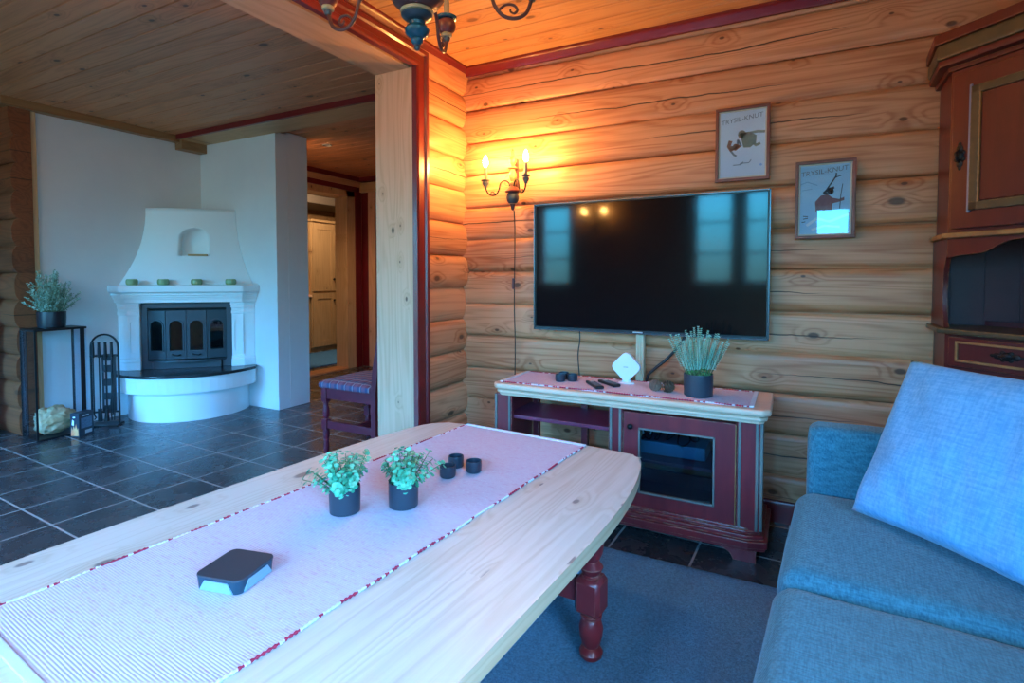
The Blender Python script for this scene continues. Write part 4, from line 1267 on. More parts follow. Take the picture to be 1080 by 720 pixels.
# eucalyptus in pots
def euca(label, x, y, seed, side):
    r = thing('potted_eucalyptus', label, 'potted plant', (x, y, TT), 0, 'eucalyptus plants on the coffee table')
    MB().lathe(pot_prof(.045, .076, .97), seg=32).build('pot', M['pot'], r)
    MB().lathe([(0, .0615), (.0405, .0615), (.0405, .066), (0, .067)], seg=18).build('soil', M['soil'], r)
    rr = random.Random(seed); st = MB(); lf = [MB(), MB()]
    for q in lf: q.open = True
    for k in range(34):
        th = k * 2.4 + rr.uniform(-.3, .3); rad = .030 * math.sqrt((k + .5) / 34)
        ln = .2 + 1.15 * (k / 34) + rr.uniform(-.15, .2)
        L = rr.uniform(.066, .118)
        p = Vector((rad * math.cos(th), rad * math.sin(th), .064))
        d = Vector((math.cos(th) * math.sin(ln) + 0., math.sin(th) * math.sin(ln) + 0., math.cos(ln) * .9 + .25)).normalized()
        pts = [p]
        for i in range(7):
            d = (d + Vector((0, 0, .03 - .09 * (i / 7) * ln))).normalized()
            p = p + d * L / 7; pts.append(p)
        if max(q.dot(side) for q in pts) > .066: continue
        st.tube(pts, [.0014] * 8, 5)
        for i in range(1, 8):
            for q in range(3 if i < 7 else 4):
                a = q * 2.1 + i * 1.1 + rr.uniform(-.3, .3)
                X = d.orthogonal().normalized(); Y = d.cross(X)
                o_ = (X * math.cos(a) + Y * math.sin(a) + d * rr.uniform(.1, .6)).normalized()
                rl_ = rr.uniform(.0055, .0092)
                nrm = (d + o_ * rr.uniform(-.3, .4) + Vector((rr.uniform(-.4, .4), rr.uniform(-.4, .4), .3))).normalized()
                s_ = nrm.cross(o_).normalized(); o2 = s_.cross(nrm).normalized()
                c = pts[i] + o_ * .004
                if c.dot(side) > .066 or (c + o2 * rl_ * 2).dot(side) > .080: continue
                b = lf[0 if rr.random() < .55 else 1]
                ring = []
                for e_ in range(8):
                    aa = 2 * PI * e_ / 8
                    pt = c + o2 * rl_ * (1 + math.cos(aa)) * .95 + s_ * rl_ * .92 * math.sin(aa) + nrm * (.10 * rl_ * (math.cos(2 * aa)))
                    ring.append(b.bm.verts.new(pt))
                cv = b.bm.verts.new(c + o2 * rl_ * .95 - nrm * .10 * rl_)
                for e_ in range(8): b.bm.faces.new((ring[e_], ring[(e_ + 1) % 8], cv))
    st.build('stems', M['stemm'], r)
    lf[0].build('leaves', M['euca'], r, smooth=180); lf[1].build('pale_leaves', M['euca2'], r, smooth=180, label='paler leaves')
    return r
euca('left hand bushy eucalyptus in a dark slate pot on the coffee table', -1.168, 1.163, 21, Vector((.752, .659, 0)))
euca('right hand bushy eucalyptus in a dark slate pot on the coffee table', -1.040, 1.276, 34, Vector((-.752, -.659, 0)))

# small dark box with faceted sides
r = thing('media_player', 'small flat dark box with pale trapezoid facets on its sides, on the table runner', 'box', (-1.128, .783, TT), R(13))
def fbox(h1, h2, rb, rt, za, zb):
    def rr_(hx, hy, rad):
        out = []
        for q, (sx, sy) in enumerate(((1, 1), (-1, 1), (-1, -1), (1, -1))):
            for i in range(5):
                a = R(q * 90 + i * 22.5); out.append((sx * (hx - rad) + rad * math.cos(a), sy * (hy - rad) + rad * math.sin(a)))
        return out
    b = MB(); A = [b.bm.verts.new((*p, za)) for p in rr_(*h1, rb)]; B = [b.bm.verts.new((*p, zb)) for p in rr_(*h2, rt)]
    n_ = len(A)
    for i in range(n_): b.bm.faces.new((A[i], A[(i + 1) % n_], B[(i + 1) % n_], B[i]))
    b.bm.faces.new(A[::-1]); b.bm.faces.new(B); return b
fbox((.058, .058), (.060, .060), .016, .016, 0, .029).build('body', mat('blue black translucent plastic', (.015, .05, .075), .12), r, smooth=35)
fbox((.0605, .0605), (.060, .060), .016, .016, .029, .033).build('lid', mat('matt charcoal lid', (.035, .042, .052), .5), r, smooth=35)
b = MB()
for k in range(4):
    w1, w2 = .044, .030
    q = MB(); q.prism([(-w1, .002), (w1, .002), (w2, .024), (-w2, .024)], 'Y', -.0615, -.0585); q.xf(Matrix.Rotation(k * PI / 2, 4, 'Z'))
    me_ = bpy.data.meshes.new('q'); q.bm.to_mesh(me_); b.bm.from_mesh(me_); bpy.data.meshes.remove(me_); q.bm.free()
b.build('facets', mat('pale blue glossy facet', (.26, .38, .43), .2), r, smooth=0, label='pale blue side facets')

# ------------------------------------------------------------------ rug
b = MB()
rx0, rx1, ry0, ry1 = -1.95, -.012, -.6, 2.215
nx_, ny_ = 150, 170
def rugz(x, y):
    e_ = min(x - rx0, rx1 - x, y - ry0, ry1 - y)
    return (.0105 + .0028 * mnoise.noise(Vector((x * 55, y * 55, 0))) + .001 * mnoise.noise(Vector((x * 9, y * 9, 3)))) * min(1, max(.0, e_ / .015) * .8 + .2)
b.grid(lambda u, v: (rx0 + (rx1 - rx0) * u + .004 * mnoise.noise(Vector((v * 90, u * 3, 1))), ry0 + (ry1 - ry0) * v + .005 * mnoise.noise(Vector((u * 90, v * 3, 2))), rugz(rx0 + (rx1 - rx0) * u, ry0 + (ry1 - ry0) * v)), nx_, ny_)
be = [e_ for e_ in b.bm.edges if e_.is_boundary]
ex = bmesh.ops.extrude_edge_only(b.bm, edges=be)
for v in [g for g in ex['geom'] if isinstance(g, bmesh.types.BMVert)]: v.co.z = .0005
o = b.build('rug', M['rug'], smooth=180); tag(o, 'large blue grey shaggy rug under the coffee table', 'rug')

# ------------------------------------------------------------------ chandelier
cx, cy = -1.073, 1.40
t = thing('chandelier', 'painted turned wood chandelier with curled arms hanging over the coffee table', 'chandelier', (cx, cy, 1.89))
MB().lathe([(0, 0), (.007, .003), (.010, .010), (.009, .016), (.013, .022)], seg=20).build('tip', M['navy_paint'], t)
MB().lathe([(.012, .020), (.018, .026), (.020, .036), (.018, .040), (.026, .044), (.037, .054), (.039, .066), (.033, .076), (.024, .080), (.026, .090), (.020, .094)], seg=28).build('finial', M['teal_paint'], t)
MB().lathe([(.018, .092), (.034, .096), (.048, .106), (.050, .112), (.045, .114)], seg=28).build('dish', M['navy_paint'], t)
MB().lathe([(.044, .112), (.052, .116), (.053, .124), (.046, .128)], seg=28).build('band', M['cream_paint'], t)
MB().lathe([(.044, .126), (.050, .130), (.072, .145), (.088, .170), (.090, .195), (.080, .222), (.052, .240), (.036, .248)], seg=32).build('body', M['brown_paint'], t)
MB().lathe([(.034, .246), (.046, .252), (.046, .262), (.030, .270), (.022, .300), (.030, .330), (.018, .36), (.010, .40), (0, .402)], seg=24).build('column', M['teal_paint'], t)
b = MB()
for k in range(5):
    ring = [(.008 * math.cos(a) if k % 2 else 0, 0 if k % 2 else .008 * math.cos(a), .405 + k * .018 + .012 * math.sin(a)) for a in [2 * PI * i / 12 for i in range(13)]]
    b.tube(ring, .002, 6)
b.build('chain', M['iron'], t)
MB().lathe([(0, .50), (.012, .50), (.045, .53), (.05, .545), (.05, .5545), (0, .5545)], seg=24).build('canopy', M['brown_paint'], t)
for k in range(5):
    a = R(36 + 72 * k + 2); dx, dy = math.cos(a), math.sin(a)
    def P(u, z): return (dx * u, dy * u, z)
    arm = MB()
    arm.tube(spline([P(.07, .19), P(.12, .225), P(.19, .235), P(.235, .205), P(.250, .165), P(.280, .134), P(.320, .130), P(.355, .150), P(.373, .195)], 8), .0062, 10)
    arm.tube(spline([P(.262, .150), P(.285, .170), P(.312, .172), P(.325, .158), P(.315, .146), P(.303, .150), P(.302, .158)], 6), [.0045] * 25 + [.0035] * 12, 8)
    ao = arm.build('arm', M['brown_paint'], t, smooth=180)
    MB().lathe([(0, .188), (.010, .190), (.013, .198), (.014, .206)], P(.375, 0), 18).build('cup_tip', M['navy_paint'], ao)
    MB().lathe([(.012, .204), (.020, .208), (.022, .216), (.018, .222)], P(.375, 0), 20).build('cup_band', M['cream_paint'], ao)
    MB().lathe([(.018, .220), (.030, .230), (.036, .248), (.032, .266), (.024, .272)], P(.375, 0), 24).build('cup', M['red_ball'], ao)
    MB().lathe([(.024, .270), (.038, .274), (.040, .282), (.012, .288)], P(.375, 0), 24).build('drip_pan', M['teal_paint'], ao)
    MB().lathe([(.011, .286), (.011, .355), (0, .356)], P(.375, 0), 14).build('sleeve', M['sleeve'], ao)
    MB().lathe([(0, .355), (.006, .356), (.013, .371), (.0145, .383), (.010, .403), (.004, .417), (0, .423)], P(.375, 0), 10).build('bulb', M['bulb_soft'], ao, label='lit candle bulb')

# ------------------------------------------------------------------ chair in the dining room
t = thing('dining_chair', 'maroon painted chair with plaid seat standing behind the partition post', 'chair', (-2.53, 2.78, 0))
# local: faces -x
def turned(x, y):
    b = MB()
    b.lathe([(0, 0), (.013, 0), (.018, .012), (.019, .04), (.016, .075), (.020, .082), (.016, .090), (.020, .10), (.022, .13), (.018, .16)], (x, y, 0), 16)
    b.box(x - .022, x + .022, y - .022, y + .022, .155, .225, .003)
    b.lathe([(.018, .222), (.013, .230), (.020, .24), (.022, .27), (.019, .30), (.013, .325), (.018, .335), (.016, .345)], (x, y, 0), 16)
    b.box(x - .022, x + .022, y - .022, y + .022, .342, .44, .003)
    return b
for y in (-.20, .20): turned(-.222, y).build('leg', M['red_leg'], t)
for y in (-.20, .20):
    b = MB(); q = [(.185, 0), (.185, .44), (.205, .60), (.245, .80), (.285, .95), (.325, .95), (.285, .80), (.245, .60), (.225, .44), (.225, 0)]
    b.prism([(x, z) for x, z in q], 'Y', y - .02, y + .02, .003); b.build('rear_leg', M['red_leg'], t)
for y in (-.2, .2): MB().box(-.215, .20, y - .014, y + .014, .365, .435, .003).build('side_rail', M['red_leg'], t)
for y in (-.2, .2): MB().box(-.215, .20, y - .012, y + .012, .165, .215, .003).build('stretcher', M['red_leg'], t)
MB().box(-.235, -.21, -.19, .19, .365, .435, .003).build('front_rail', M['red_leg'], t)
MB().box(.02, .045, -.19, .19, .17, .21, .003).build('stretcher', M['red_leg'], t)
for za in (.62, .74, .86):
    b = MB(); xx = .205 + (za - .6) * .22 + .02
    b.box(xx - .008, xx + .012, -.19, .19, za, za + .07, .004); b.build('back_slat', M['red_leg'], t)
cushion(-.262, .19, -.235, .235, .432, .482, .02, .014, 3, 'seat', t, 18, 'plaid')

# ------------------------------------------------------------------ corner fireplace
t = thing('fireplace', 'white rendered corner fireplace with a flared hood and round fronted hearth', 'fireplace', (XL, 3.2, 0), R(45))
# local: origin at room corner, -y towards the room, walls at +-45 degrees
G = .004
def arc_pts(ra, n=28, c=0.):
    return [(ra * math.sin(R(-45 + 90 * i / n)), -ra * math.cos(R(-45 + 90 * i / n)) - G) for i in range(n + 1)]
def hood_arc(w, n=28):
    dm = w + .085
    c = (2 * w * w - dm * dm) / (2 * (dm - w)); rho = dm + c; am = math.asin(w / rho)
    return [(rho * math.sin(-am + 2 * am * i / n), c - rho * math.cos(-am + 2 * am * i / n) - G) for i in range(n + 1)]
prof = []
for i in range(25):
    u = i / 24; z = 1.095 + (1.775 - 1.095) * u
    a = .355 + .165 * (1 - u) ** 2.1
    prof.append((a, z))
b = MB(); rings = []
for a, z in prof:
    rings.append([b.bm.verts.new((x, y, z)) for x, y in hood_arc(a)] + [b.bm.verts.new((0, -G, z))])
for A, B in zip(rings, rings[1:]):
    n_ = len(A)
    for i in range(n_): b.bm.faces.new((A[i], A[(i + 1) % n_], B[(i + 1) % n_], B[i]))
b.bm.faces.new(rings[0][::-1]); b.bm.faces.new(rings[-1])
bmesh.ops.recalc_face_normals(b.bm, faces=b.bm.faces[:])
hood = b.build('hood', M['fp_white'], t, smooth=40)
cut = MB(); cut.prism(arch(.040, .112, 1.355, 1.605, 14), 'Y', -.90, -.385)
co = cut.build('cutter', M['fp_white'], t)
md = hood.modifiers.new('Boolean', 'BOOLEAN'); md.object = co; md.operation = 'DIFFERENCE'; md.solver = 'EXACT'
bpy.context.view_layer.update()
dg = bpy.context.evaluated_depsgraph_get()
nm = bpy.data.meshes.new_from_object(hood.evaluated_get(dg))
hood.modifiers.clear(); hood.data = nm; bpy.data.objects.remove(co)
hood.data.shade_smooth(); hood.data.set_sharp_from_angle(angle=R(35))
b = MB(); b.box(.0, .148, -.515, -.405, 1.356, 1.372, .003); b.build('niche_sill', wood('oak sill', (.50, .27, .10), (.36, .17, .05), 'X', 'Y', None, 0, .4, 0.), hood, label='small wooden sill in the niche')
def mpl(o):
    w = .545 + o * .45; d = .632 + o
    return [(0, -G), (-w, -w - G), (-.44 - o * .3, -d), (.44 + o * .3, -d), (w, -w - G)]
b = MB()
for o_, za, zb, bv in ((0, .955, .985, .004), (.012, .983, .998, .004), (.026, .996, .018 + .998, .006), (.040, 1.014, 1.030, .006), (.032, 1.028, 1.042, .004), (.072, 1.040, 1.104, .012)):
    b.prism(mpl(o_), 'Z', za, zb, bv, 3)
b.build('mantel', M['fp_white'], t, smooth=35)
# surround: core behind the stove and the two shaped pilasters
b = MB(); b.prism([(0, -G), (-.44, -.45), (-.34, -.50), (.345, -.50), (.44, -.45)], 'Z', .36, .96); b.build('chamber', M['soot'], t, smooth=0)
for s_ in (-1, 1):
    b = MB()
    inn, outb = .348, .545
    for o_, za, zb, bv in ((.020, .385, .455, .006), (.010, .453, .480, .005), (0, .478, .855, .004), (.012, .850, .880, .005), (.004, .878, .905, .004), (.022, .902, .93, .006), (.030, .928, .957, .006)):
        p = [(s_ * inn, -.40), (s_ * (inn - o_ * .2), -.575 - o_), (s_ * (.44 + o_ * .3), -.565 - o_), (s_ * (outb - .02 + o_ * .3), -outb + .02 - o_ * .3 - G), (s_ * .44, -.44 - G)]
        b.prism(p, 'Z', za, zb, bv)
    # raised arched field on the pilaster face
    po = b.build('pilaster', M['fp_white'], t, smooth=35)
    q = MB(); q.holed([(-.043, .50), (.043, .50), (.043, .84), (-.043, .84)], arch(0, .026, .53, .80, 10), 'Y', -.006, .0)
    if s_ > 0: q.xf(Matrix.Translation((.395, -.5735, 0)) @ Matrix.Rotation(R(4), 4, 'Z'))
    else: q.xf(Matrix.Translation((-.395, -.5735, 0)) @ Matrix.Rotation(R(-4), 4, 'Z'))
    q.build('arched_field', M['fp_white'], po, smooth=0)
# stove front: frame, three-sided row of arched doors, ledge
b = MB(); b.holed([(-.345, .388), (.347, .388), (.347, .958), (-.345, .958)], [(-.300, .46), (.302, .46), (.302, .905), (-.300, .905)], 'Y', -.560, -.520); b.build('stove_frame', M['cast'], t, smooth=0)
MB().box(-.30, .30, -.57, -.553, .885, .893, .002).build('air_slot', M['soot'], t)
dz0, dz1 = .470, .885
plan = [(-.300, -.555), (-.155, -.600), (0, -.603), (.155, -.600), (.302, -.555)]
for k in range(4):
    (xa, ya), (xb, yb) = plan[k], plan[k + 1]
    L = math.hypot(xb - xa, yb - ya); an = math.atan2(yb - ya, xb - xa)
    m = Matrix.Translation((xa, ya, 0)) @ Matrix.Rotation(an, 4, 'Z')
    q = MB(); q.holed([(.002, dz0), (L - .002, dz0), (L - .002, dz1), (.002, dz1)], arch(L / 2, .050, .545, .80, 12), 'Y', 0, .018); q.xf(m)
    dr = q.build('stove_door', M['cast'], t, smooth=0)
    q = MB(); q.holed(arch(L / 2, .060, .535, .812, 14), arch(L / 2, .050, .545, .80, 14), 'Y', -.006, .002); q.xf(m); q.build('door_rim', M['cast'], dr, smooth=0)
    q = MB(); q.prism(arch(L / 2, .052, .543, .802, 12), 'Y', .010, .013); q.xf(m); q.build('door_glass', M['dark_glass'], dr, smooth=0)
    if k in (1, 2):
        q = MB(); q.tube([(L / 2 - .03, -.004, .512), (L / 2 - .02, -.02, .507), (L / 2 + .02, -.02, .503), (L / 2 + .03, -.004, .508)], .006, 8); q.xf(m); q.build('door_handle', M['iron'], dr)
b = MB(); b.box(-.31, .31, -.548, -.50, .455, .47); b.box(-.28, .28, -.520, -.502, .47, .90); b.build('fire_back', M['soot'], t, smooth=0)
b = MB(); b.box(-.26, .26, -.555, -.522, .47, .53, .01); b.build('ash_bed', M['ash'], t)
pts = [(.31 * math.sin(R(-70 + 140 * i / 16)) / math.sin(R(70)), -.50 - .185 * math.cos(R(-70 + 140 * i / 16)) + .02) for i in range(17)]
b = MB(); b.prism([(-.31, -.52)] + pts + [(.31, -.52)], 'Z', .448, .464, .004); b.build('ledge', M['cast'], t)
b = MB(); b.prism([(-.29, -.50), (-.26, -.585), (.26, -.585), (.29, -.50)], 'Z', .388, .45); b.build('lower_grate', M['cast'], t)
# hearth
def hearth(ra, yc, w):
    """circular front through the mid point, running back to both walls"""
    pts = []
    n_ = 40
    for i in range(n_ + 1):
        a = R(-118 + 236 * i / n_); x = ra * math.sin(a); y = yc - ra * math.cos(a)
        if y < -abs(x) - G * 1.5: pts.append((x, y))
    xl = pts[0][0]; xr = pts[-1][0]
    return [(0, -G * 1.5), (max(pts[0][0], -w), -abs(pts[0][0]) - G)] + pts + [(pts[-1][0], -abs(pts[-1][0]) - G)]
hs = hearth(.60, -.37, .60)
b = MB(); b.prism(hs, 'Z', .362, .386, .004); b.build('hearth_slab', M['stone'], t, smooth=35, label='black stone hearth slab')
b = MB(); b.prism([(x * .985, y * .985) for x, y in hs], 'Z', .235, .3625, .006); b.build('hearth_band', M['fp_white'], t, smooth=35)
hb = hearth(.47, -.455, .5)
b = MB(); b.prism([(x * .99, y * .99) for x, y in hb], 'Z', 0, .236); b.build('hearth_base', M['fp_white'], t, smooth=35)
# four glass jars on the mantel
jm = Matrix.Translation((XL, 3.2, 0)) @ Matrix.Rotation(R(45), 4, 'Z')
j0 = None
jl = ['leftmost', 'second from the left', 'third from the left', 'rightmost']
for k, u in enumerate((-.375, -.150, .098, .360)):
    d_ = .652
    p = jm @ Vector((u, -d_, 1.1045))
    lab = '%s of the four small green glass candle holders on the white mantel' % jl[k]
    if j0 is None:
        j0 = thing('candle_holder', lab, 'candle holder', tuple(p), 0, 'green glass holders on the mantel')
        MB().lathe([(0, 0), (.034, 0), (.042, .008), (.044, .026), (.042, .042), (.036, .050), (.031, .050), (.033, .040), (.033, .012), (0, .010)], seg=24).build('glass_bowl', M['glassy'], j0)
        MB().lathe([(0, .0102), (.031, .0122), (.031, .028), (0, .029)], seg=18).build('candle', M['wax'], j0)
    else: dup(j0, tuple(p), 0, lab)

# ------------------------------------------------------------------ glass log stand with plant, sack, carton, fire tools
t = thing('log_stand', 'tall black metal and glass stand beside the log wall end', 'stand', (-4.85, 1.93, 0))
sx0, sx1, sy0, sy1, sh = -4.945, -4.72, 1.775, 2.095, .80
MB().box(sx0, sx1, sy0, sy1, sh - .016, sh, .002).build('top', M['black_metal'], t, world=True)
MB().box(sx0, sx1, sy0, sy1, .004, .014, .002).build('base', M['black_metal'], t, world=True)
for x in (sx0 + .004, sx1 - .016):
    for y in (sy0 + .002, sy1 - .03): pass
for (xa, xb, ya, yb) in ((sx1 - .006, sx1, sy0 + .0, sy0 + .012), (sx1 - .006, sx1, sy1 - .045, sy1 - .015), (sx0, sx0 + .006, sy0, sy0 + .03), (sx0, sx0 + .03, sy1 - .006, sy1)):
    MB().box(xa, xb, ya, yb, .012, sh - .014, .001).build('post', M['black_metal'], t, world=True)
MB().box(sx0 + .006, sx1 - .004, sy0 + .002, sy0 + .006, .014, sh - .016).build('glass_side', M['glass'], t, world=True)
MB().box(sx0 + .006, sx1 - .004, sy1 - .006, sy1 - .002, .014, sh - .016).build('glass_side', M['glass'], t, world=True)
MB().box(sx0 + .055, sx0 + .085, sy0 + .0065, sy0 + .0115, .014, sh - .016).build('inner_bar', M['black_metal'], t, world=True)

r = thing('potted_bush', 'small leafy bush in a black pot on the black metal stand', 'potted plant', (-4.845, 1.93, sh))
MB().lathe(pot_prof(.085, .118, .95), seg=32).build('pot', M['pot_black'], r)
MB().lathe([(0, .096), (.077, .096), (.077, .103), (0, .104)], seg=18).build('soil', M['soil'], r)
st, b = MB(), MB(); b.open = True; rr = random.Random(8)
for k in range(90):
    th = rr.uniform(0, 2 * PI); ln = abs(rr.gauss(0, .42)); L = rr.uniform(.17, .31) * (1.05 - .30 * ln)
    p = Vector((.05 * rr.uniform(-1, 1), .05 * rr.uniform(-1, 1), .10)); d = Vector((math.cos(th) * math.sin(ln), math.sin(th) * math.sin(ln), math.cos(ln)))
    st.tube([p, p + d * L * .5, p + d * L], [.002, .0016, .001], 5)
    for i in range(22):
        u = .15 + .85 * i / 21
        c = p + d * L * u
        for q in range(2):
            o_ = Vector((rr.uniform(-1, 1), rr.uniform(-1, 1), rr.uniform(-.3, 1))).normalized() * rr.uniform(.012, .019); s_ = o_.orthogonal().normalized() * .005
            b.quad(c, c + o_ * .5 + s_, c + o_, c + o_ * .5 - s_)
st.build('stems', M['stemm'], r); b.build('foliage', M['bush'], r, smooth=0)

# sack of kindling in the stand
b = MB(); bm = b.bm
bmesh.ops.create_icosphere(bm, subdivisions=5, radius=1.)
for v in bm.verts:
    p = v.co.copy()
    sgn = 1 if p.z > 0 else -1
    x = p.x * .080; y = p.y * .138; z = .095 + p.z * (.095 if p.z < 0 else .115) * (1 - .25 * p.y)
    w = mnoise.noise(Vector((p.x * 2.2, p.y * 2.2, p.z * 2.2 + 5))) * .026 - abs(mnoise.noise(Vector((p.x * 3 + p.y * 2.2, p.y * 1.6 + p.z * 2, p.z * 4)))) * .05 + mnoise.noise(Vector((p.x * 9, p.y * 6, p.z * 11))) * .006
    k = 1 + w / .1 * .5
    v.co = Vector((x * k, y * k, max(.0, .085 + (z - .085) * k)))
o = b.build('sack', M['sack_cloth'], smooth=180); o.location = (-4.833, 1.935, .0155); tag(o, 'crumpled fawn sack lying in the bottom of the black stand', 'sack')

# carton of firelighters
t = thing('carton', 'small dark printed carton with orange flames in front of the stand', 'box', (-4.655, 2.02, 0), R(22))
MB().box(-.035, .035, -.062, .062, 0, .175, .002).build('box', mat('dark navy card', (.018, .028, .045), .4), t)
b = MB(); rr = random.Random(4)
b.prism([(-.030, .01), (.030, .01), (.028, .07), (.020, .055), (.012, .10), (.002, .06), (-.008, .085), (-.014, .05), (-.024, .075)], 'Y', -.0632, -.0622); b.build('flame_print', mat('orange flame print', (.75, .16, .06), .5, c2=(.8, .45, .2), nscale=25), t, smooth=0)
b = MB(); b.prism([(-.022, .09), (-.006, .085), (-.004, .12), (-.018, .13)], 'Y', -.0632, -.0622); b.prism([(-.012, .14), (.006, .142), (.006, .152), (-.012, .15)], 'Y', -.0632, -.0622); b.build('white_print', M['white_plastic'], t, smooth=0)
b = MB(); b.prism([(-.045, .06), (.045, .06), (.045, .135), (-.045, .135)], 'X', .0352, .0362); b.build('text_panel', mat('grey blue text panel', (.13, .22, .32), .5, c2=(.07, .12, .18), nscale=60, nvec=(1, 1, 5)), t, smooth=0)
b = MB(); b.prism([(-.012, .018), (.045, .018), (.045, .042), (-.012, .042)], 'X', .0352, .0362); b.prism([(-.03, .148), (.02, .148), (.02, .156), (-.03, .156)], 'X', .0352, .0362); b.build('label_patch', mat('pale label', (.5, .56, .58), .5), t, smooth=0)

# fire tool stand
t = thing('fire_tool_stand', 'black iron fire tool stand with arched top beside the fireplace', 'fire tool stand', (-4.80, 2.245, 0), R(40))
# local x across the stand, -y to the room
w_ = .095
b = MB(); b.box(-w_ - .01, w_ + .01, -.06, .06, 0, .014, .003); b.build('base', M['black_metal'], t)
ap_ = [(-w_, 0, .012), (-w_, 0, .62)] + [(w_ * math.cos(PI - PI * i / 14), 0, .62 + .10 * math.sin(PI * i / 14)) for i in range(15)] + [(w_, 0, .012)]
MB().tube(ap_, .0075, 10).build('arch_frame', M['black_metal'], t)
MB().box(-w_, w_, -.020, .020, .545, .560, .002).build('cross_bar', M['black_metal'], t)
MB().box(-w_, w_, -.012, .012, .10, .112, .002).build('lower_bar', M['black_metal'], t)
# backing plate with square cut-outs
b = MB()
b.box(-.028, -.014, .012, .016, .10, .55); b.box(.034, .07, .012, .016, .10, .55)
for z in (.10, .20, .31, .42, .51): b.box(-.014, .034, .012, .016, z, z + .055)
b.box(.003, .009, .012, .016, .10, .55)
b.build('pierced_plate', M['black_metal'], t, smooth=0)
tl = [('fire_poker', 'leftmost', -.066), ('fire_shovel', 'second from the left', -.024), ('fire_brush', 'third from the left', .020), ('fire_tongs', 'rightmost', .062)]
tm_ = ROOT[t.name]
for nm_, w2, x in tl:
    p = tm_ @ Vector((x, -.030, .09))
    r = thing(nm_, 'black iron fire tool, %s in the stand' % w2, 'fire tool', tuple(p), R(40), 'fire tools hanging in the stand')
    MB().tube([(0, 0, .0), (0, 0, .46)], .0055, 8).build('rod', M['black_metal'], r)
    MB().lathe([(0, .45), (.009, .452), (.011, .49), (.009, .56), (.011, .57), (0, .575)], seg=12).build('handle', M['black_metal'], r)
    b = MB()
    if 'poker' in nm_: b.tube([(0, 0, 0), (.012, 0, -.02), (.0, 0, -.035)], .005, 8)
    elif 'shovel' in nm_: b.prism([(-.017, -.05), (.017, -.05), (.015, .05), (-.015, .05)], 'Y', -.008, -.002, .002)
    elif 'brush' in nm_: b.lathe([(.010, .04), (.018, -.05), (0, -.05)], seg=14)
    else: b.tube([(-.004, 0, .2), (-.015, 0, .06), (-.008, 0, -.045)], .005, 8); b.tube([(.004, 0, .2), (.015, 0, .06), (.008, 0, -.045)], .005, 8)
    b.build('head', M['black_metal'], r)

# ------------------------------------------------------------------ pale curtain edge at the far left
b = MB(); pts = []
N_ = 44
def cz(i): return -5.42 + .36 * i / N_
fr_ = [(-5.44 + .38 * i / N_, 1.70 + .020 * math.sin(i * .85)) for i in range(N_ + 1)]
for i, (x, y) in enumerate(fr_): pts.append((x, y))
b.grid(lambda u, v: (-5.62 + .40 * u + (.035 * u * (1 - v) ** 2), 1.665 + .018 * math.sin(u * 34), .03 + 2.3 * v), 60, 20)
ex = bmesh.ops.solidify(b.bm, geom=b.bm.faces[:], thickness=.003)
o = b.build('curtain', M['curtain'], smooth=180); tag(o, 'pale blue grey curtain hem at the left edge by the dark logs', 'curtain')

# ------------------------------------------------------------------ hall downlight and kitchen beyond the doorway
r = thing('downlight', 'small lit recessed downlight in the hall ceiling', 'ceiling light', (-4.03, 3.83, CZ + .009))
MB().lathe([(.030, 0), (.045, -.002), (.047, -.006), (.044, -.009), (.034, -.008), (.030, -.003)], seg=24).build('rim', M['silver'], r)
MB().lathe([(0, -.002), (.030, -.002), (.030, .0), (0, .0)], seg=20).build('lamp', mat('lit halogen lamp', (1, .9, .7), .3, emit=(1., .66, .32), estr=260.), r, label='lit lamp')
t = thing('kitchen_cupboard', 'tall pine cupboard with panelled doors seen through the doorway', 'cupboard', (-6.6, 6.4, 0))
MB().box(-7.15, -6.61, 5.93, 6.95, .06, 2.03, .004).build('carcass', M['brown_cup'], t, world=True)
MB().box(-7.12, -6.65, 5.95, 6.93, 0, .06).build('plinth', M['brown_cup'], t, world=True)
MB().box(-7.17, -6.57, 5.91, 6.97, 2.03, 2.07, .01).build('cornice', M['brown_cup'], t, world=True)
for ya, yb in ((5.95, 6.40), (6.42, 6.93)):
    for za, zb in ((.08, .92), (.95, 2.01)):
        b = MB(); b.holed([(ya, za), (yb, za), (yb, zb), (ya, zb)], [(ya + .08, za + .09), (yb - .08, za + .09), (yb - .08, zb - .09), (ya + .08, zb - .09)], 'X', -6.612, -6.588)
        d = b.build('door', M['brown_cup'], t, smooth=0, world=True)
        inv = ROOT[t.name].inverted()
        o = MB().box(-6.610, -6.600, ya + .07, yb - .07, za + .08, zb - .08).build('panel', M['brown_cup'], d); o.data.transform(inv)
        yk = yb - .04 if ya < 6.2 else ya + .04
        zk = .98 + .16 if za > .5 else .80
        o = MB().lathe([(0, 0), (.008, 0), (.008, .012), (.018, .02), (.018, .03), (0, .034)], seg=14, mtx=Matrix.Translation((-6.588, yk, zk)) @ Matrix.Rotation(R(90), 4, 'Y')).build('knob', M['iron'], d); o.data.transform(inv)
t = thing('kitchen_counter', 'narrow pine base unit with pale worktop left of the tall cupboard', 'kitchen unit', (-6.8, 5.5, 0))
MB().box(-7.15, -6.62, 4.6, 5.91, .0, .86, .004).build('carcass', M['brown_cup'], t, world=True)
MB().box(-7.18, -6.58, 4.6, 5.92, .86, .90, .006).build('worktop', M['bench_top'], t, world=True)
for za, zb in ((.08, .40), (.42, .62), (.64, .84)):
    d = MB().box(-6.622, -6.60, 5.45, 5.88, za, zb, .004).build('drawer', M['brown_cup'], t, world=True)
    o = MB().box(-6.60, -6.585, 5.60, 5.70, (za + zb) / 2 - .008, (za + zb) / 2 + .008, .003).build('handle', M['iron'], d); o.data.transform(ROOT[t.name].inverted())
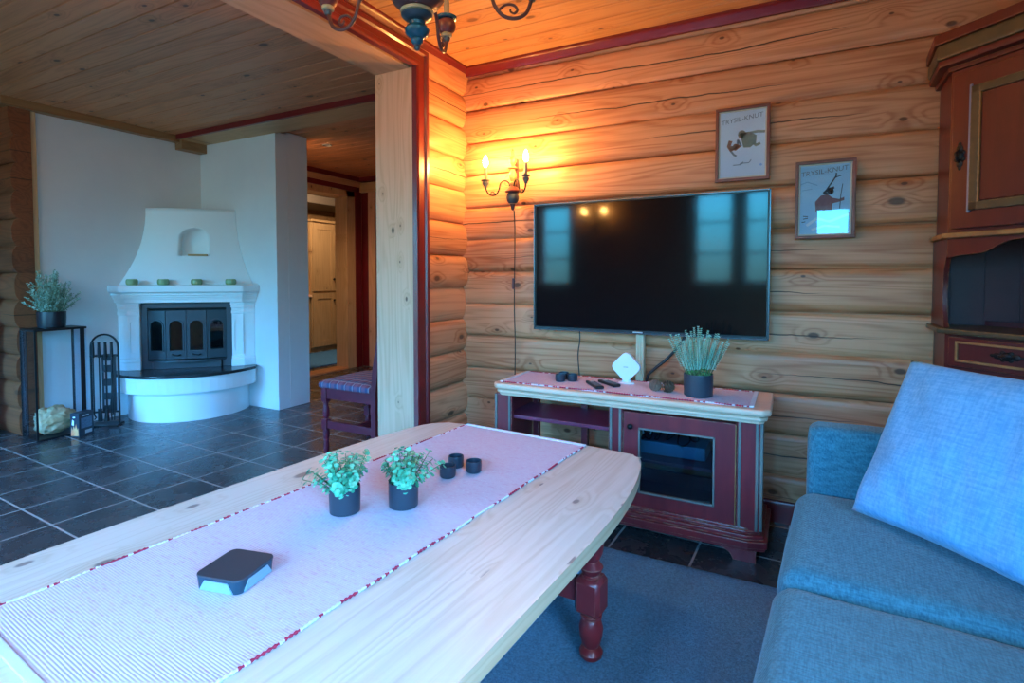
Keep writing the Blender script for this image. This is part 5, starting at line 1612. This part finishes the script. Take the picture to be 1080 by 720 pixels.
t = thing('kitchen_wall_cabinet', 'pine wall cabinet above the counter left of the tall cupboard', 'wall cabinet', (-6.9, 5.5, 1.4))
MB().box(-7.18, -6.84, 4.6, 5.9, 1.42, 2.03, .004).build('carcass', M['brown_cup'], t, world=True)
MB().box(-6.84, -6.818, 5.40, 5.88, 1.44, 2.01, .006).build('door', M['brown_cup'], t, world=True)
o = MB().box(-7.19, -6.5, 4.6, 7.25, 2.30, 2.43, .02).build('trim_18', mat('pale cornice', (.11, .09, .075), .5)); o['kind'] = 'structure'
b = MB(); b.box(-6.5, -5.45, 4.75, 6.9, .0, .012, .004); o = b.build('kitchen_mat', mat('blue kitchen rug', (.025, .13, .34), .95, c2=(.04, .18, .42), nscale=30, bump=.5, bscale=150)); tag(o, 'blue rug on the kitchen floor beyond the doorway', 'rug')
r = thing('kitchen_lamp', 'small lit ceiling lamp in the kitchen, out of sight above the doorway', 'ceiling light', (-5.7, 5.3, 2.438))
MB().lathe([(.05, 0), (.06, -.004), (.055, -.02), (.05, -.01)], seg=20).build('rim', M['silver'], r)
MB().lathe([(0, -.004), (.05, -.004), (.05, -.001), (0, -.001)], seg=16).build('lamp', mat('kitchen lamp glow', (1, .9, .7), .3, emit=(1., .70, .40), estr=110.), r)

def spot(name, loc, power, col, angle, blend=.4, rad=.03, aim=(0, 0, -1)):
    L = bpy.data.lights.new(name, 'SPOT'); L.energy = power; L.color = col; L.spot_size = R(angle); L.spot_blend = blend; L.shadow_soft_size = rad
    o = bpy.data.objects.new(name, L); COL.objects.link(o); o.location = loc
    o.rotation_euler = Vector(aim).to_track_quat('-Z', 'Y').to_euler()
spot('hall_downlight', (-4.03, 3.83, CZ - .02), 60, (1., .62, .30), 150, .6)
spot('kitchen_downlight', (-5.7, 5.3, 2.40), 120, (1., .70, .42), 120, .15, .02, (-.75, .9, -1.0))

# ------------------------------------------------------------------ camera
cam = bpy.data.cameras.new('camera'); co = bpy.data.objects.new('camera', cam); COL.objects.link(co)
cam.sensor_fit = 'HORIZONTAL'; cam.sensor_width = 36.; cam.lens = 566. / 1080. * 36.
cam.shift_y = -48. / 1080.
cam.clip_start = .02
co.location = (0, 0, 1.17); co.rotation_euler = (R(88.), 0, R(27.6))
S.camera = co
